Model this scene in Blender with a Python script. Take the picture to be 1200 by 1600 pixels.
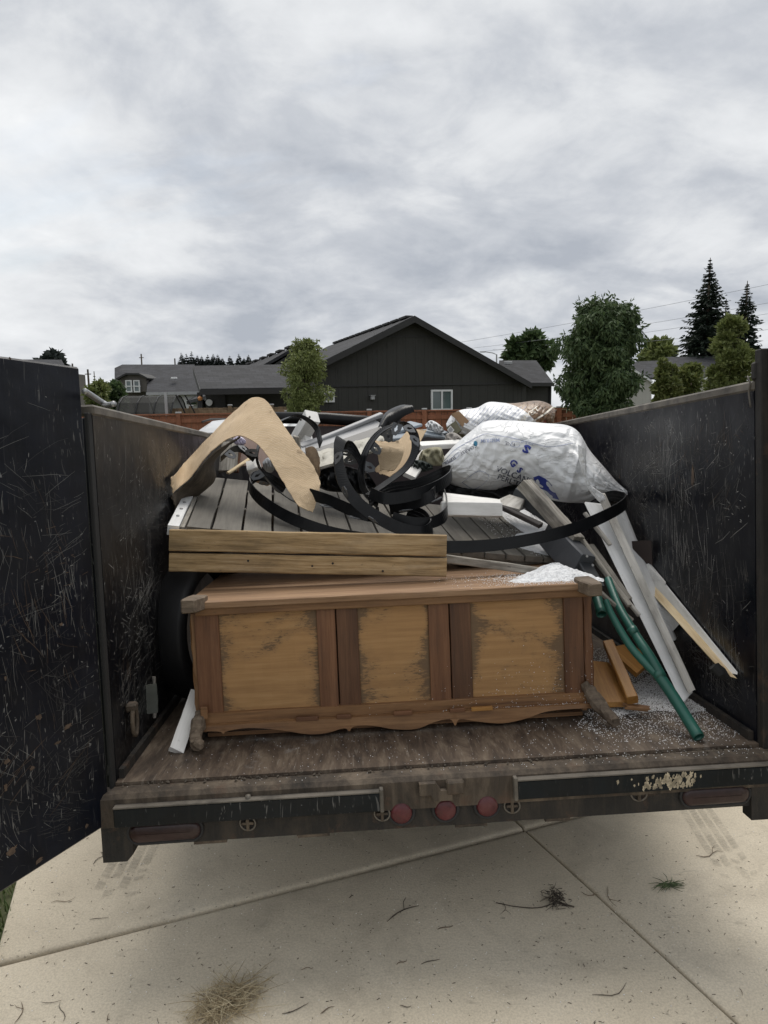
import bpy, bmesh, math, random
from mathutils import Vector, Matrix, noise
random.seed(7)
for o in list(bpy.data.objects): bpy.data.objects.remove(o)
SC = bpy.context.scene
COL = SC.collection
V = Vector
# ------------------------------------------------------------------ camera, sky, sun, exposure
F = 1107.4                      # focal length in pixels of the 1200x1600 photograph
HY, ROLL = 638.0, 0.015
th = math.atan((800 - HY) / F)
d0 = V((0, math.cos(th), -math.sin(th))); r0 = V((1, 0, 0)); u0 = r0.cross(d0)
cr, sr = math.cos(ROLL), math.sin(ROLL)
CR = cr * r0 - sr * u0; CU = sr * r0 + cr * u0; CD = d0
CAM = V((0, 0, 1.7))
cd = bpy.data.cameras.new('camera'); cam = bpy.data.objects.new('camera', cd); COL.objects.link(cam)
cd.sensor_fit = 'VERTICAL'; cd.sensor_height = 32.0; cd.lens = F / 1600 * 32.0
cd.clip_start = 0.05; cd.clip_end = 3000
cam.matrix_world = Matrix(((CR.x, CU.x, -CD.x, CAM.x), (CR.y, CU.y, -CD.y, CAM.y), (CR.z, CU.z, -CD.z, CAM.z), (0, 0, 0, 1)))
SC.camera = cam
SUN_EL, SUN_AZ = math.radians(62), math.radians(8)      # ahead of the camera and a little to the right
sl = bpy.data.lights.new('sun', 'SUN'); sun = bpy.data.objects.new('sun', sl); COL.objects.link(sun)
sl.energy = 1.5; sl.angle = math.radians(40); sl.color = (1.0, 0.95, 0.88)
sdir = V((math.sin(SUN_AZ) * math.cos(SUN_EL), math.cos(SUN_AZ) * math.cos(SUN_EL), math.sin(SUN_EL)))
sun.location = (0, 0, 30)
sun.rotation_euler = (-sdir).to_track_quat('-Z', 'Y').to_euler()
SC.view_settings.view_transform = 'Standard'; SC.view_settings.look = 'None'
SC.view_settings.exposure = 0.62; SC.view_settings.gamma = 1.0; SC.view_settings.use_curve_mapping = False
SC.cycles.max_bounces = 6; SC.cycles.diffuse_bounces = 3; SC.cycles.transparent_max_bounces = 12

world = bpy.data.worlds.new('World'); SC.world = world; world.use_nodes = True
def build_world():
    nt = world.node_tree; nt.nodes.clear(); N = nt.nodes.new; L = nt.links.new
    out = N('ShaderNodeOutputWorld'); bg = N('ShaderNodeBackground'); L(bg.outputs[0], out.inputs[0])
    sky = N('ShaderNodeTexSky'); sky.sky_type = 'NISHITA'; sky.sun_disc = False
    sky.sun_elevation = SUN_EL; sky.sun_rotation = SUN_AZ; sky.air_density = 1.4; sky.dust_density = 2.0
    tc = N('ShaderNodeTexCoord'); sep = N('ShaderNodeSeparateXYZ'); L(tc.outputs['Generated'], sep.inputs[0])
    def math_(op, a, b=None, c=None):
        m = N('ShaderNodeMath'); m.operation = op
        for i, x in enumerate((a, b, c)):
            if x is None: continue
            if isinstance(x, (int, float)): m.inputs[i].default_value = x
            else: L(x, m.inputs[i])
        return m.outputs[0]
    z = math_('ADD', math_('MAXIMUM', sep.outputs[2], 0.0), 0.34)
    cx = math_('DIVIDE', sep.outputs[0], z); cy = math_('DIVIDE', sep.outputs[1], z)
    comb = N('ShaderNodeCombineXYZ'); L(cx, comb.inputs[0]); L(cy, comb.inputs[1])
    def mp(loc, sc, rot=0):
        m = N('ShaderNodeMapping'); m.inputs['Location'].default_value = loc; m.inputs['Scale'].default_value = sc
        m.inputs['Rotation'].default_value = (0, 0, rot); L(comb.outputs[0], m.inputs[0]); return m.outputs[0]
    def nz(vec, sc, det, rough, dist):
        n = N('ShaderNodeTexNoise'); n.inputs['Scale'].default_value = sc; n.inputs['Detail'].default_value = det
        n.inputs['Roughness'].default_value = rough; n.inputs['Distortion'].default_value = dist
        L(vec, n.inputs['Vector']); return n.outputs[0]
    big = nz(mp((3.1, 1.7, 0), (0.8, 1.0, 1), .35), 1.0, 4, .5, .5)
    mid = nz(mp((0.4, 5.2, 0), (1.0, 1.1, 1), .2), 2.9, 8, .55, .45)
    fine = nz(mp((7.4, 2.2, 0), (1.0, 1.0, 1), -.2), 9, 8, .6, .3)
    s = math_('ADD', math_('MULTIPLY', big, 0.60), math_('ADD', math_('MULTIPLY', mid, 0.46), math_('MULTIPLY', fine, 0.17)))
    rp = N('ShaderNodeValToRGB'); L(s, rp.inputs[0]); e = rp.color_ramp.elements
    e[0].position = 0.45; e[0].color = (0.29, 0.312, 0.35, 1)
    e[1].position = 0.76; e[1].color = (0.61, 0.62, 0.63, 1)
    a = rp.color_ramp.elements.new(0.545); a.color = (0.385, 0.403, 0.433, 1)
    a = rp.color_ramp.elements.new(0.62); a.color = (0.49, 0.503, 0.52, 1)
    # thin breaks in the cloud let the blue sky through
    thin = nz(mp((1.3, 8.7, 0), (0.6, 1.2, 1), 0), 1.1, 6, .55, .2)
    mr = N('ShaderNodeMapRange'); L(thin, mr.inputs[0]); mr.inputs[1].default_value = 0.60; mr.inputs[2].default_value = 0.74
    mr.inputs[3].default_value = 0.0; mr.inputs[4].default_value = 0.45
    sk = N('ShaderNodeMix'); sk.data_type = 'RGBA'; sk.blend_type = 'MULTIPLY'; sk.inputs[0].default_value = 1
    L(sky.outputs[0], sk.inputs[6]); sk.inputs[7].default_value = (0.09, 0.09, 0.09, 1)
    mx = N('ShaderNodeMix'); mx.data_type = 'RGBA'; L(mr.outputs[0], mx.inputs[0]); L(rp.outputs[0], mx.inputs[6]); L(sk.outputs[2], mx.inputs[7])
    L(mx.outputs[2], bg.inputs[0]); bg.inputs[1].default_value = 1.0
build_world()

# ------------------------------------------------------------------ frames: the trailer is tipped a little against the level ground
def rotm(rx, ry, rz):
    return (Matrix.Rotation(ry, 3, 'Y') @ Matrix.Rotation(rx, 3, 'X') @ Matrix.Rotation(rz, 3, 'Z'))
RT = rotm(0.0656, -0.0409, 0.0464)
TT = V((0.1902, 2.2448, -0.7946))
RC = Matrix(((CR.x, CD.x, CU.x), (CR.y, CD.y, CU.y), (CR.z, CD.z, CU.z)))
R3 = RC @ RT
MT = Matrix.Translation(CAM + RC @ TT) @ R3.to_4x4()
MTI = MT.inverted()
I4 = Matrix.Identity(4)
CT = MTI @ CAM
def rayw(x, y): return CR * ((x - 600) / F) + CD - CU * ((y - 800) / F)
def rayt(x, y): return R3.transposed() @ rayw(x, y)
def tpt(x, y, i, v):
    r = rayt(x, y); return CT + r * ((v - CT[i]) / r[i])
def ty(x, y, Y):
    p = tpt(x, y, 1, Y)
    if Y > .03 and abs(p.x) > 1.012: p = tpt(x, y, 0, math.copysign(1.012, p.x))       # keep the load between the side walls
    return p
def tz(x, y, Z): return tpt(x, y, 2, Z)
def gnd(x, y, z=0.0):
    r = rayw(x, y); return CAM + r * ((z - CAM.z) / r.z)
def far(x, y, D):
    r = rayw(x, y); return CAM + r * (D / r.y)

# ------------------------------------------------------------------ mesh helpers
class G:
    def __init__(s): s.v = []; s.f = []; s.m = []
    def add(s, vs, fs, m=0):
        b = len(s.v); s.v += [V(p) for p in vs]; s.f += [tuple(i + b for i in f) for f in fs]; s.m += [m] * len(fs); return s
    def box(s, a, b, m=0, ch=0.0):
        x0, x1 = sorted((a[0], b[0])); y0, y1 = sorted((a[1], b[1])); z0, z1 = sorted((a[2], b[2]))
        return s.obox(V(((x0 + x1) / 2, (y0 + y1) / 2, (z0 + z1) / 2)), V(((x1 - x0) / 2, 0, 0)), V((0, (y1 - y0) / 2, 0)), V((0, 0, (z1 - z0) / 2)), m, ch)
    def obox(s, c, X, Y, Z, m=0, ch=0.0):
        if ch <= 0:
            vs = [c + X * i + Y * j + Z * k for k in (-1, 1) for j in (-1, 1) for i in (-1, 1)]
            return s.add(vs, [(0, 2, 3, 1), (4, 5, 7, 6), (0, 1, 5, 4), (2, 6, 7, 3), (0, 4, 6, 2), (1, 3, 7, 5)], m)
        ax = [X, Y, Z]; L = [a.length for a in ax]; c3 = [min(ch / l, .45) for l in L]
        vs = []; idx = {}
        for sx in (-1, 1):
            for sy in (-1, 1):
                for sz in (-1, 1):
                    sg = (sx, sy, sz)
                    for k in range(3):
                        p = c.copy()
                        for q in range(3): p += ax[q] * sg[q] * (1 if q == k else 1 - c3[q])
                        idx[(sg, k)] = len(vs); vs.append(p)
        fs = []
        for k in range(3):
            a, b = [q for q in range(3) if q != k]
            for sk in (-1, 1):
                q = []
                for sa, sb in ((-1, -1), (1, -1), (1, 1), (-1, 1)):
                    sg = [0, 0, 0]; sg[k] = sk; sg[a] = sa; sg[b] = sb; q.append(idx[(tuple(sg), k)])
                fs.append(tuple(q))
        for e in range(3):
            a, b = [q for q in range(3) if q != e]
            for sa in (-1, 1):
                for sb in (-1, 1):
                    s1 = [0, 0, 0]; s1[a] = sa; s1[b] = sb; s2 = list(s1); s1[e] = -1; s2[e] = 1
                    fs.append((idx[(tuple(s1), a)], idx[(tuple(s2), a)], idx[(tuple(s2), b)], idx[(tuple(s1), b)]))
        for sx in (-1, 1):
            for sy in (-1, 1):
                for sz in (-1, 1): fs.append(tuple(idx[((sx, sy, sz), k)] for k in range(3)))
        return s.add(vs, fs, m)
    def tube(s, path, r, n=12, m=0, cap=True, closed=False):
        P = [V(p) for p in path]; N_ = len(P); rs = r if isinstance(r, (list, tuple)) else [r] * N_
        vs = []; ref = None
        for i in range(N_):
            t = (P[(i + 1) % N_] - P[i - 1]) if closed else (P[min(i + 1, N_ - 1)] - P[max(i - 1, 0)])
            t.normalize()
            if ref is None: ref = t.orthogonal().normalized()
            ref = (ref - t * ref.dot(t)).normalized(); bi = t.cross(ref)
            for k in range(n):
                a = 2 * math.pi * k / n; vs.append(P[i] + (ref * math.cos(a) + bi * math.sin(a)) * rs[i])
        fs = []
        for i in range(N_ if closed else N_ - 1):
            j = (i + 1) % N_
            for k in range(n): fs.append((i * n + k, i * n + (k + 1) % n, j * n + (k + 1) % n, j * n + k))
        if cap and not closed: fs += [tuple(range(n))[::-1], tuple((N_ - 1) * n + k for k in range(n))]
        return s.add(vs, fs, m)
    def prism(s, poly, ext, m=0):
        n = len(poly); P = [V(p) for p in poly]; ext = V(ext)
        vs = P + [p + ext for p in P]
        fs = [tuple(range(n))[::-1], tuple(range(n, 2 * n))] + [(i, (i + 1) % n, n + (i + 1) % n, n + i) for i in range(n)]
        return s.add(vs, fs, m)
    def disc(s, c, ax, r, t, n=20, m=0):      # solid cylinder
        ax = V(ax).normalized(); return s.tube([V(c), V(c) + ax * t], r, n, m)
    def grid(s, rows, m=0, wrap=False):
        nr, nc = len(rows), len(rows[0]); vs = [p for r in rows for p in r]; fs = []
        for i in range(nr - 1):
            for j in range(nc if wrap else nc - 1):
                k = (j + 1) % nc; fs.append((i * nc + j, i * nc + k, (i + 1) * nc + k, (i + 1) * nc + j))
        return s.add(vs, fs, m)
    def sheet(s, rows, t, m=0):               # a grid with thickness t
        nr, nc = len(rows), len(rows[0]); R = [[V(p) for p in r] for r in rows]; B = []
        for i in range(nr):
            b = []
            for j in range(nc):
                du = R[min(i + 1, nr - 1)][j] - R[max(i - 1, 0)][j]; dv = R[i][min(j + 1, nc - 1)] - R[i][max(j - 1, 0)]
                n = du.cross(dv); n = n.normalized() if n.length > 1e-12 else V((0, 0, 1)); b.append(R[i][j] - n * t)
            B.append(b)
        s.grid(R, m); b0 = len(s.v); s.grid([r[::-1] for r in B], m)
        rim = [(i, 0) for i in range(nr)] + [(nr - 1, j) for j in range(1, nc)] + [(i, nc - 1) for i in range(nr - 2, -1, -1)] + [(0, j) for j in range(nc - 2, 0, -1)]
        top = [R[i][j] for i, j in rim]; bot = [B[i][j] for i, j in rim]
        s.grid([top + [top[0]], bot + [bot[0]]], m); return s

WM = {}
def link(o, parent, M):
    COL.objects.link(o); WM[o] = M.copy()
    if parent is not None: o.parent = parent; o.matrix_basis = WM[parent].inverted() @ M
    else: o.matrix_basis = M
    return o
def props(o, label=None, cat=None, group=None, kind=None):
    if label: o['label'] = label
    if cat: o['category'] = cat
    if group: o['group'] = group
    if kind: o['kind'] = kind
    return o
def mesh(name, g, mats, smooth=False, off=None):
    me = bpy.data.meshes.new(name)
    me.from_pydata([tuple(p - off) if off is not None else tuple(p) for p in g.v], [], g.f)
    for m in (mats if isinstance(mats, (list, tuple)) else [mats]): me.materials.append(m)
    if any(g.m): me.polygons.foreach_set('material_index', g.m)
    if smooth: me.polygons.foreach_set('use_smooth', [True] * len(me.polygons))
    bm = bmesh.new(); bm.from_mesh(me); bmesh.ops.recalc_face_normals(bm, faces=bm.faces) if smooth != 'raw' else None; bm.to_mesh(me); bm.free()
    me.update(); return me
def emit(name, g, mats, parent=None, Fm=None, smooth=False, **kw):
    Fm = MT if Fm is None else Fm
    lo = V((min(p[i] for p in g.v) for i in range(3))); hi = V((max(p[i] for p in g.v) for i in range(3)))
    c = V(((lo.x + hi.x) / 2, (lo.y + hi.y) / 2, lo.z))
    o = bpy.data.objects.new(name, mesh(name, g, mats, smooth, c))
    link(o, parent, Fm @ Matrix.Translation(c)); props(o, **kw); return o
def root(name, label, cat, at, group=None, Fm=None):
    o = bpy.data.objects.new(name, None); o.empty_display_size = .1
    link(o, None, (MT if Fm is None else Fm) @ Matrix.Translation(V(at))); return props(o, label, cat, group)
def cpy(o, M, parent=None, label=None, group=None):       # a copy of an object at world matrix M, with its children
    c = o.copy(); old = WM[o]; link(c, parent, M)
    if label: c['label'] = label
    if group: c['group'] = group
    for ch in [x for x in WM.keys() if x.parent is o]:
        cpy(ch, M @ old.inverted() @ WM[ch], c)
    return c
def frame_from(a, b, up):
    x = (b - a).normalized(); z = (up - x * up.dot(x)).normalized(); y = z.cross(x)
    return Matrix(((x.x, y.x, z.x, a.x), (x.y, y.y, z.y, a.y), (x.z, y.z, z.z, a.z), (0, 0, 0, 1)))
def board(name, a, b, w, t, up, mat, parent=None, Fm=None, ch=.003, seg=6, wob=.0012, ends=0.0, w2=None, bow=0.0, kw=None):
    """plank from a to b (centre line of its TOP face), width w, thickness t under the top; local X runs along the grain"""
    Fm = MT if Fm is None else Fm; a = V(a); b = V(b); L = (b - a).length; w2 = w if w2 is None else w2
    g = G(); rows = []; rnd = random.Random(hash((round(a.x, 3), round(b.y, 3), round(w, 4))) & 0xffff)
    for i in range(seg + 1):
        s = i / seg; hw = (w + (w2 - w) * s) / 2; x = L * s; row = []
        if ends and i in (0, seg): x += rnd.uniform(-ends, ends)
        bz = bow * math.sin(math.pi * s)
        for (yy, zz) in ((-hw + ch, 0), (hw - ch, 0), (hw, -ch), (hw, -t + ch), (hw - ch, -t), (-hw + ch, -t), (-hw, -t + ch), (-hw, -ch)):
            row.append(V((x + (rnd.uniform(-ends, ends) if ends and i in (0, seg) else 0), yy + rnd.uniform(-wob, wob), zz + bz + rnd.uniform(-wob, wob) * .6)))
        rows.append(row)
    g.grid(rows, 0, True); n = len(g.v); g.f.append(tuple(range(8))); g.m.append(0); g.f.append(tuple(range(n - 8, n))[::-1]); g.m.append(0)
    o = bpy.data.objects.new(name, mesh(name, g, mat, False))
    link(o, parent, Fm @ frame_from(a, b, V(up)))
    if kw: props(o, **kw)
    return o
def crm(pts, n=8):            # Catmull-Rom through the points
    P = [V(p) for p in pts]; out = []
    for i in range(len(P) - 1):
        a = P[i - 1] if i else P[0] * 2 - P[1]; b, c = P[i], P[i + 1]; d = P[i + 2] if i + 2 < len(P) else P[-1] * 2 - P[-2]
        for k in range(n):
            t = k / n; out.append(.5 * ((2 * b) + (c - a) * t + (2 * a - 5 * b + 4 * c - d) * t * t + (3 * b - a - 3 * c + d) * t ** 3))
    out.append(P[-1].copy()); return out

# ------------------------------------------------------------------ materials
class NT:
    def __init__(s, name):
        s.mat = bpy.data.materials.new(name); s.mat.use_nodes = True; s.nt = s.mat.node_tree
        s.b = s.nt.nodes['Principled BSDF']; s.out = s.nt.nodes['Material Output']
        s.tc = s.n('ShaderNodeTexCoord'); s.oi = s.n('ShaderNodeObjectInfo')
    def n(s, t): return s.nt.nodes.new(t)
    def l(s, a, b): s.nt.links.new(a, b)
    def co(s, sc=(1, 1, 1), rot=(0, 0, 0), rand=True, src='Object'):
        m = s.n('ShaderNodeMapping'); m.inputs['Scale'].default_value = sc; m.inputs['Rotation'].default_value = rot
        s.l(s.tc.outputs[src], m.inputs[0])
        if rand:
            a = s.n('ShaderNodeVectorMath'); a.operation = 'ADD'; k = s.n('ShaderNodeVectorMath'); k.operation = 'MULTIPLY'
            cb = s.n('ShaderNodeCombineXYZ')
            for i in range(3): s.l(s.oi.outputs['Random'], cb.inputs[i])
            s.l(cb.outputs[0], k.inputs[0]); k.inputs[1].default_value = (37.0, 61.0, 23.0)
            s.l(m.outputs[0], a.inputs[0]); s.l(k.outputs[0], a.inputs[1]); return a.outputs[0]
        return m.outputs[0]
    def noise(s, vec, sc=5, det=6, rough=.55, dist=0):
        n = s.n('ShaderNodeTexNoise'); s.l(vec, n.inputs['Vector']); n.inputs['Scale'].default_value = sc
        n.inputs['Detail'].default_value = det; n.inputs['Roughness'].default_value = rough; n.inputs['Distortion'].default_value = dist
        return n.outputs[0]
    def ramp(s, fac, stops):
        r = s.n('ShaderNodeValToRGB'); s.l(fac, r.inputs[0]); e = r.color_ramp.elements
        while len(e) > 2: e.remove(e[-1])
        for i, (p, c) in enumerate(stops):
            x = e[i] if i < 2 else e.new(p); x.position = p
            x.color = (*c, 1) if not isinstance(c, (int, float)) else (c, c, c, 1)
        return r.outputs[0]
    def mix(s, fac, a, b, mode='MIX'):
        m = s.n('ShaderNodeMix'); m.data_type = 'RGBA'; m.blend_type = mode
        for sock, x in ((m.inputs[0], fac), (m.inputs[6], a), (m.inputs[7], b)):
            if isinstance(x, (int, float)): sock.default_value = x
            elif isinstance(x, tuple): sock.default_value = (*x, 1)
            else: s.l(x, sock)
        return m.outputs[2]
    def math(s, op, a, b=0.0, clamp=False):
        m = s.n('ShaderNodeMath'); m.operation = op; m.use_clamp = clamp
        for i, x in enumerate((a, b)):
            if isinstance(x, (int, float)): m.inputs[i].default_value = x
            else: s.l(x, m.inputs[i])
        return m.outputs[0]
    def bump(s, h, strength=.3, dist=.01, prev=None):
        b = s.n('ShaderNodeBump'); b.inputs['Strength'].default_value = strength; b.inputs['Distance'].default_value = dist
        s.l(h, b.inputs['Height'])
        if prev is not None: s.l(prev, b.inputs['Normal'])
        return b.outputs[0]
    def done(s, col=None, rough=.6, nrm=None, metal=0.0, spec=None, **kw):
        for nm, x in (('Base Color', col), ('Roughness', rough), ('Normal', nrm), ('Metallic', metal), ('Specular IOR Level', spec)):
            if x is None: continue
            if isinstance(x, (int, float)): s.b.inputs[nm].default_value = x
            elif isinstance(x, tuple): s.b.inputs[nm].default_value = (*x, 1)
            else: s.l(x, s.b.inputs[nm])
        return s.mat
def wood(name, c1, c2, c3, rough=.75, grain=1.0, dirt=.5, var=.25, bump=.35, dirtc=(0.03, 0.027, 0.022), along='X'):
    m = NT(name); k = grain
    S = {'X': (1.2 * k, 22 * k, 22 * k), 'Y': (22 * k, 1.2 * k, 22 * k), 'Z': (22 * k, 22 * k, 1.2 * k)}[along]
    v = m.co(S); n1 = m.noise(v, 2.0, 7, .6, .6); n2 = m.noise(m.co(tuple(x * 3.2 for x in S)), 3.0, 5, .7)
    g = m.math('ADD', m.math('MULTIPLY', n1, .65), m.math('MULTIPLY', n2, .35))
    c = m.ramp(g, [(.33, c1), (.5, c2), (.66, c3)])
    big = m.noise(m.co((2.2, 5, 5)), 2.2, 5, .6)
    dm = m.ramp(big, [(.45, 0.0), (.72, dirt)])
    c = m.mix(dm, c, dirtc)
    spot = m.ramp(m.noise(m.co((14, 30, 30)), 3, 3, .6), [(.66, 0.0), (.74, dirt)])
    c = m.mix(spot, c, dirtc)
    rv = m.math('ADD', m.math('MULTIPLY', m.oi.outputs['Random'], var * 2), 1 - var)
    cb = m.n('ShaderNodeCombineXYZ'); [m.l(rv, cb.inputs[i]) for i in range(3)]
    c = m.mix(1.0, c, cb.outputs[0], 'MULTIPLY')
    return m.done(c, rough, m.bump(g, bump, .004))
def plain(name, col, rough=.5, metal=0, var=.18, sc=8, bump=.08, bsc=60, spec=None, dirt=None, dirtfac=.5):
    m = NT(name); n = m.noise(m.co(), sc, 6, .6)
    lo = tuple(c * (1 - var) for c in col); hi = tuple(min(1, c * (1 + var)) for c in col)
    c = m.ramp(n, [(.35, lo), (.65, hi)])
    if dirt:
        f = m.ramp(m.noise(m.co(), sc * .5, 8, .65), [(.48, 0.0), (.68, dirtfac)]); c = m.mix(f, c, dirt)
    return m.done(c, rough, m.bump(m.noise(m.co(), bsc, 4, .6), bump, .004), metal, spec)

def steel(name, base=(0.005, 0.0058, 0.0085), dust=(0.050, 0.045, 0.039), dustf=.45, rust=.35, rough=.40):
    """black painted steel: dust film, rust blotches, fine scratches in many directions"""
    m = NT(name)
    n0 = m.noise(m.co(), 1.6, 7, .6, .3); n1 = m.noise(m.co((1, 1, .45)), 5, 8, .7, .4)
    c = m.ramp(m.noise(m.co(), 7, 7, .65), [(.35, tuple(x * .65 for x in base)), (.7, tuple(x * 1.7 for x in base))])
    df = m.ramp(n0, [(.47, 0.0), (.72, dustf)]); c = m.mix(df, c, dust)
    st = m.ramp(m.noise(m.co((30, 30, 1.6)), 1.5, 4, .6), [(.5, 0.0), (.72, .22)]); c = m.mix(st, c, dust)
    scr = None
    for rot, scl, thr in (((.5, .2, 0), 9, .70), ((-.7, .1, .3), 7, .715), ((1.25, .4, 0), 8, .72), ((.08, .05, 0), 12, .71), ((-1.3, .2, 0), 10, .72)):
        mv = m.n('ShaderNodeMapping'); mv.inputs['Rotation'].default_value = rot; mv.inputs['Scale'].default_value = (60, 60, 2.0)
        m.l(m.tc.outputs['Object'], mv.inputs[0])
        dsp = m.n('ShaderNodeVectorMath'); dsp.operation = 'ADD'; m.l(mv.outputs[0], dsp.inputs[0])
        dspn = m.n('ShaderNodeTexNoise'); dspn.inputs['Scale'].default_value = 3; m.l(m.tc.outputs['Object'], dspn.inputs['Vector'])
        sc_ = m.n('ShaderNodeVectorMath'); sc_.operation = 'SCALE'; sc_.inputs['Scale'].default_value = 6.0; m.l(dspn.outputs[1], sc_.inputs[0]); m.l(sc_.outputs[0], dsp.inputs[1])
        s_ = m.ramp(m.noise(dsp.outputs[0], scl * .22, 2, .5), [(thr - .02, 0.0), (thr + .03, 1.0)])
        scr = s_ if scr is None else m.mix(1.0, scr, s_, 'LIGHTEN')
    scr = m.mix(1.0, scr, m.ramp(m.noise(m.co(), 3.0, 4, .6), [(.42, .1), (.62, .9)]), 'MULTIPLY')
    c = m.mix(m.mix(1.0, scr, (.75, .75, .75), 'MULTIPLY'), c, (.22, .215, .205))
    rf = m.ramp(n1, [(.67, 0.0), (.72, rust)]); c = m.mix(rf, c, (.13, .075, .045))
    ch = m.ramp(m.noise(m.co(), 38, 3, .5), [(.72, 0.0), (.76, .6)]); c = m.mix(ch, c, (.33, .33, .33))
    r = m.ramp(n0, [(.35, rough - .1), (.7, min(1, rough + .25))])
    bp = m.bump(m.noise(m.co(), 2.6, 3, .5), .4, .05); bp = m.bump(m.noise(m.co(), 90, 4, .6), .12, .002, bp)
    return m.done(c, r, bp, 0.0, .22)
def mudsteel(name, c1, c2, c3, rough=.75):
    m = NT(name)
    a = m.noise(m.co((1, 1, .35)), 9, 8, .7, .4); c = m.ramp(a, [(.32, c1), (.5, c2), (.68, c3)])
    st = m.ramp(m.noise(m.co((40, 40, 1.5)), 1.2, 4, .6), [(.5, 0.0), (.75, .5)]); c = m.mix(st, c, c3)
    rf = m.ramp(m.noise(m.co(), 13, 6, .6), [(.58, 0.0), (.68, .55)]); c = m.mix(rf, c, (.09, .05, .03))
    return m.done(c, rough, m.bump(m.noise(m.co(), 40, 6, .7), .5, .006))
M_steel = steel('black_painted_steel', (.004, .0048, .0082), (.028, .027, .028), .3, .25, .30); M_steel_in = steel('worn_black_steel', (0.0045, 0.005, 0.0068), (.052, .047, .042), .45, .22, .33)
M_steel_door = steel('door_black_steel', (0.0042, 0.0055, 0.010), (.028, .027, .028), .35, .25, .36)
M_mud = mudsteel('muddy_frame_steel', (.018, .014, .010), (.062, .046, .032), (.155, .12, .085))
M_mudd = mudsteel('dark_muddy_steel', (.005, .005, .005), (.016, .014, .012), (.048, .037, .027))
M_edge = plain('worn_steel_edge', (.13, .115, .095), .6, 0, .5, 12, .3, 60, dirt=(.05, .04, .03))
def floor_mat():
    m = NT('bed_floor_steel'); a = m.noise(m.co((9, 2.2, 9)), 2.5, 8, .7, .5); c = m.ramp(a, [(.32, (.03, .021, .015)), (.5, (.085, .060, .042)), (.68, (.18, .14, .10))])
    sc = m.ramp(m.noise(m.co((60, 5, 10), (0, 0, .25)), 2.2, 4, .6), [(.60, 0.0), (.70, .5)]); c = m.mix(sc, c, (.26, .23, .19))
    b = m.ramp(m.noise(m.co((1, 1, 1)), 3.1, 8, .72, .4), [(.60, 0.0), (.72, .55)]); c = m.mix(b, c, (.34, .33, .31))
    o = m.ramp(m.noise(m.co((2, 1, 1)), 2.3, 6, .7), [(.64, 0.0), (.72, .6)]); c = m.mix(o, c, (.17, .09, .04))
    return m.done(c, .6, m.bump(a, .3, .004))
M_deckfloor = floor_mat()
M_bar = steel('bumper_black_steel', (.005, .008, .010), (.035, .030, .025), .4, .4, .5)
M_red = plain('red_lens', (.085, .012, .016), .4, 0, .3, 30, .15, 120, dirt=(.09, .05, .045), dirtfac=.45)
M_redd = plain('dark_red_lens', (.022, .006, .007), .35, 0, .3, 20, .15, 120, dirt=(.05, .035, .03))
M_rub = plain('black_rubber', (.018, .018, .019), .7, 0, .3, 20, .3, 80)
M_pl = plain('black_plastic', (.0055, .006, .007), .36, 0, .3, 15, .08, 90, dirt=(.02, .019, .018), dirtfac=.3, spec=.22)
M_plg = plain('lit_black_plastic', (.085, .09, .097), .45, 0, .25, 20, .1, 90)  # black plastic of the edging tabs, lightened in colour as if catching light
M_white = wood('white_painted_board', (.62, .61, .58), (.74, .73, .70), (.80, .79, .77), .55, .5, .28, .06, .15, (.22, .20, .17))
M_white2 = wood('grey_white_board', (.58, .585, .59), (.72, .725, .725), (.78, .78, .77), .55, .5, .3, .06, .15, (.16, .15, .13))
M_whitew = wood('weathered_white_board', (.28, .255, .22), (.47, .45, .41), (.62, .60, .56), .8, .9, .7, .1, .4, (.08, .07, .06))
M_deck = wood('grey_weathered_deck', (.105, .096, .081), (.145, .134, .114), (.185, .17, .145), .8, .6, .4, .2, .35, (.05, .045, .038))
M_pine = wood('treated_pine', (.14, .088, .035), (.40, .27, .13), (.57, .42, .25), .75, 1.3, .55, .06, .5, (.07, .055, .038))
M_splint = wood('raw_split_pine', (.50, .36, .19), (.66, .52, .32), (.74, .62, .42), .8, 1.2, .25, .05, .5, (.25, .15, .07))
M_oldwood = wood('old_grey_timber', (.11, .10, .085), (.27, .25, .215), (.45, .42, .37), .85, 1.0, .7, .1, .5, (.05, .045, .04))
M_dres = wood('dresser_brown_wood', (.10, .044, .018), (.23, .115, .046), (.33, .18, .078), .6, .7, .3, .12, .2, (.05, .03, .02))
M_dresz = wood('dresser_stile_wood', (.07, .028, .011), (.13, .055, .023), (.19, .088, .040), .55, .7, .35, .3, .2, (.04, .022, .015))
M_drest = wood('dresser_top_wood', (.13, .068, .034), (.25, .145, .075), (.35, .225, .13), .7, .8, .35, .1, .25, (.10, .07, .05))
M_feet = wood('dresser_foot_wood', (.08, .06, .042), (.16, .12, .085), (.26, .205, .145), .8, 1.2, .6, .1, .5, (.07, .05, .035))
M_orange = wood('orange_stained_wood', (.27, .115, .025), (.40, .19, .045), (.50, .26, .07), .5, .7, .3, .1, .15, (.12, .05, .02))
M_green = plain('green_plastic_pipe', (.022, .105, .08), .35, 0, .18, 6, .04, 90, dirt=(.03, .08, .062), dirtfac=.5)
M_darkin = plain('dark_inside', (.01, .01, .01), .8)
M_metal = plain('galvanised_metal', (.36, .37, .38), .4, .7, .15, 10, .05, 60, dirt=(.2, .18, .16))
M_sid = wood('grey_vinyl_siding', (.27, .275, .285), (.33, .335, .345), (.38, .385, .39), .5, .3, .2, .04, .08, (.12, .11, .10))
M_bluegrey = wood('blue_grey_painted_wood', (.20, .24, .28), (.29, .335, .38), (.38, .42, .46), .7, .8, .3, .05, .2, (.15, .15, .15))
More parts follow.
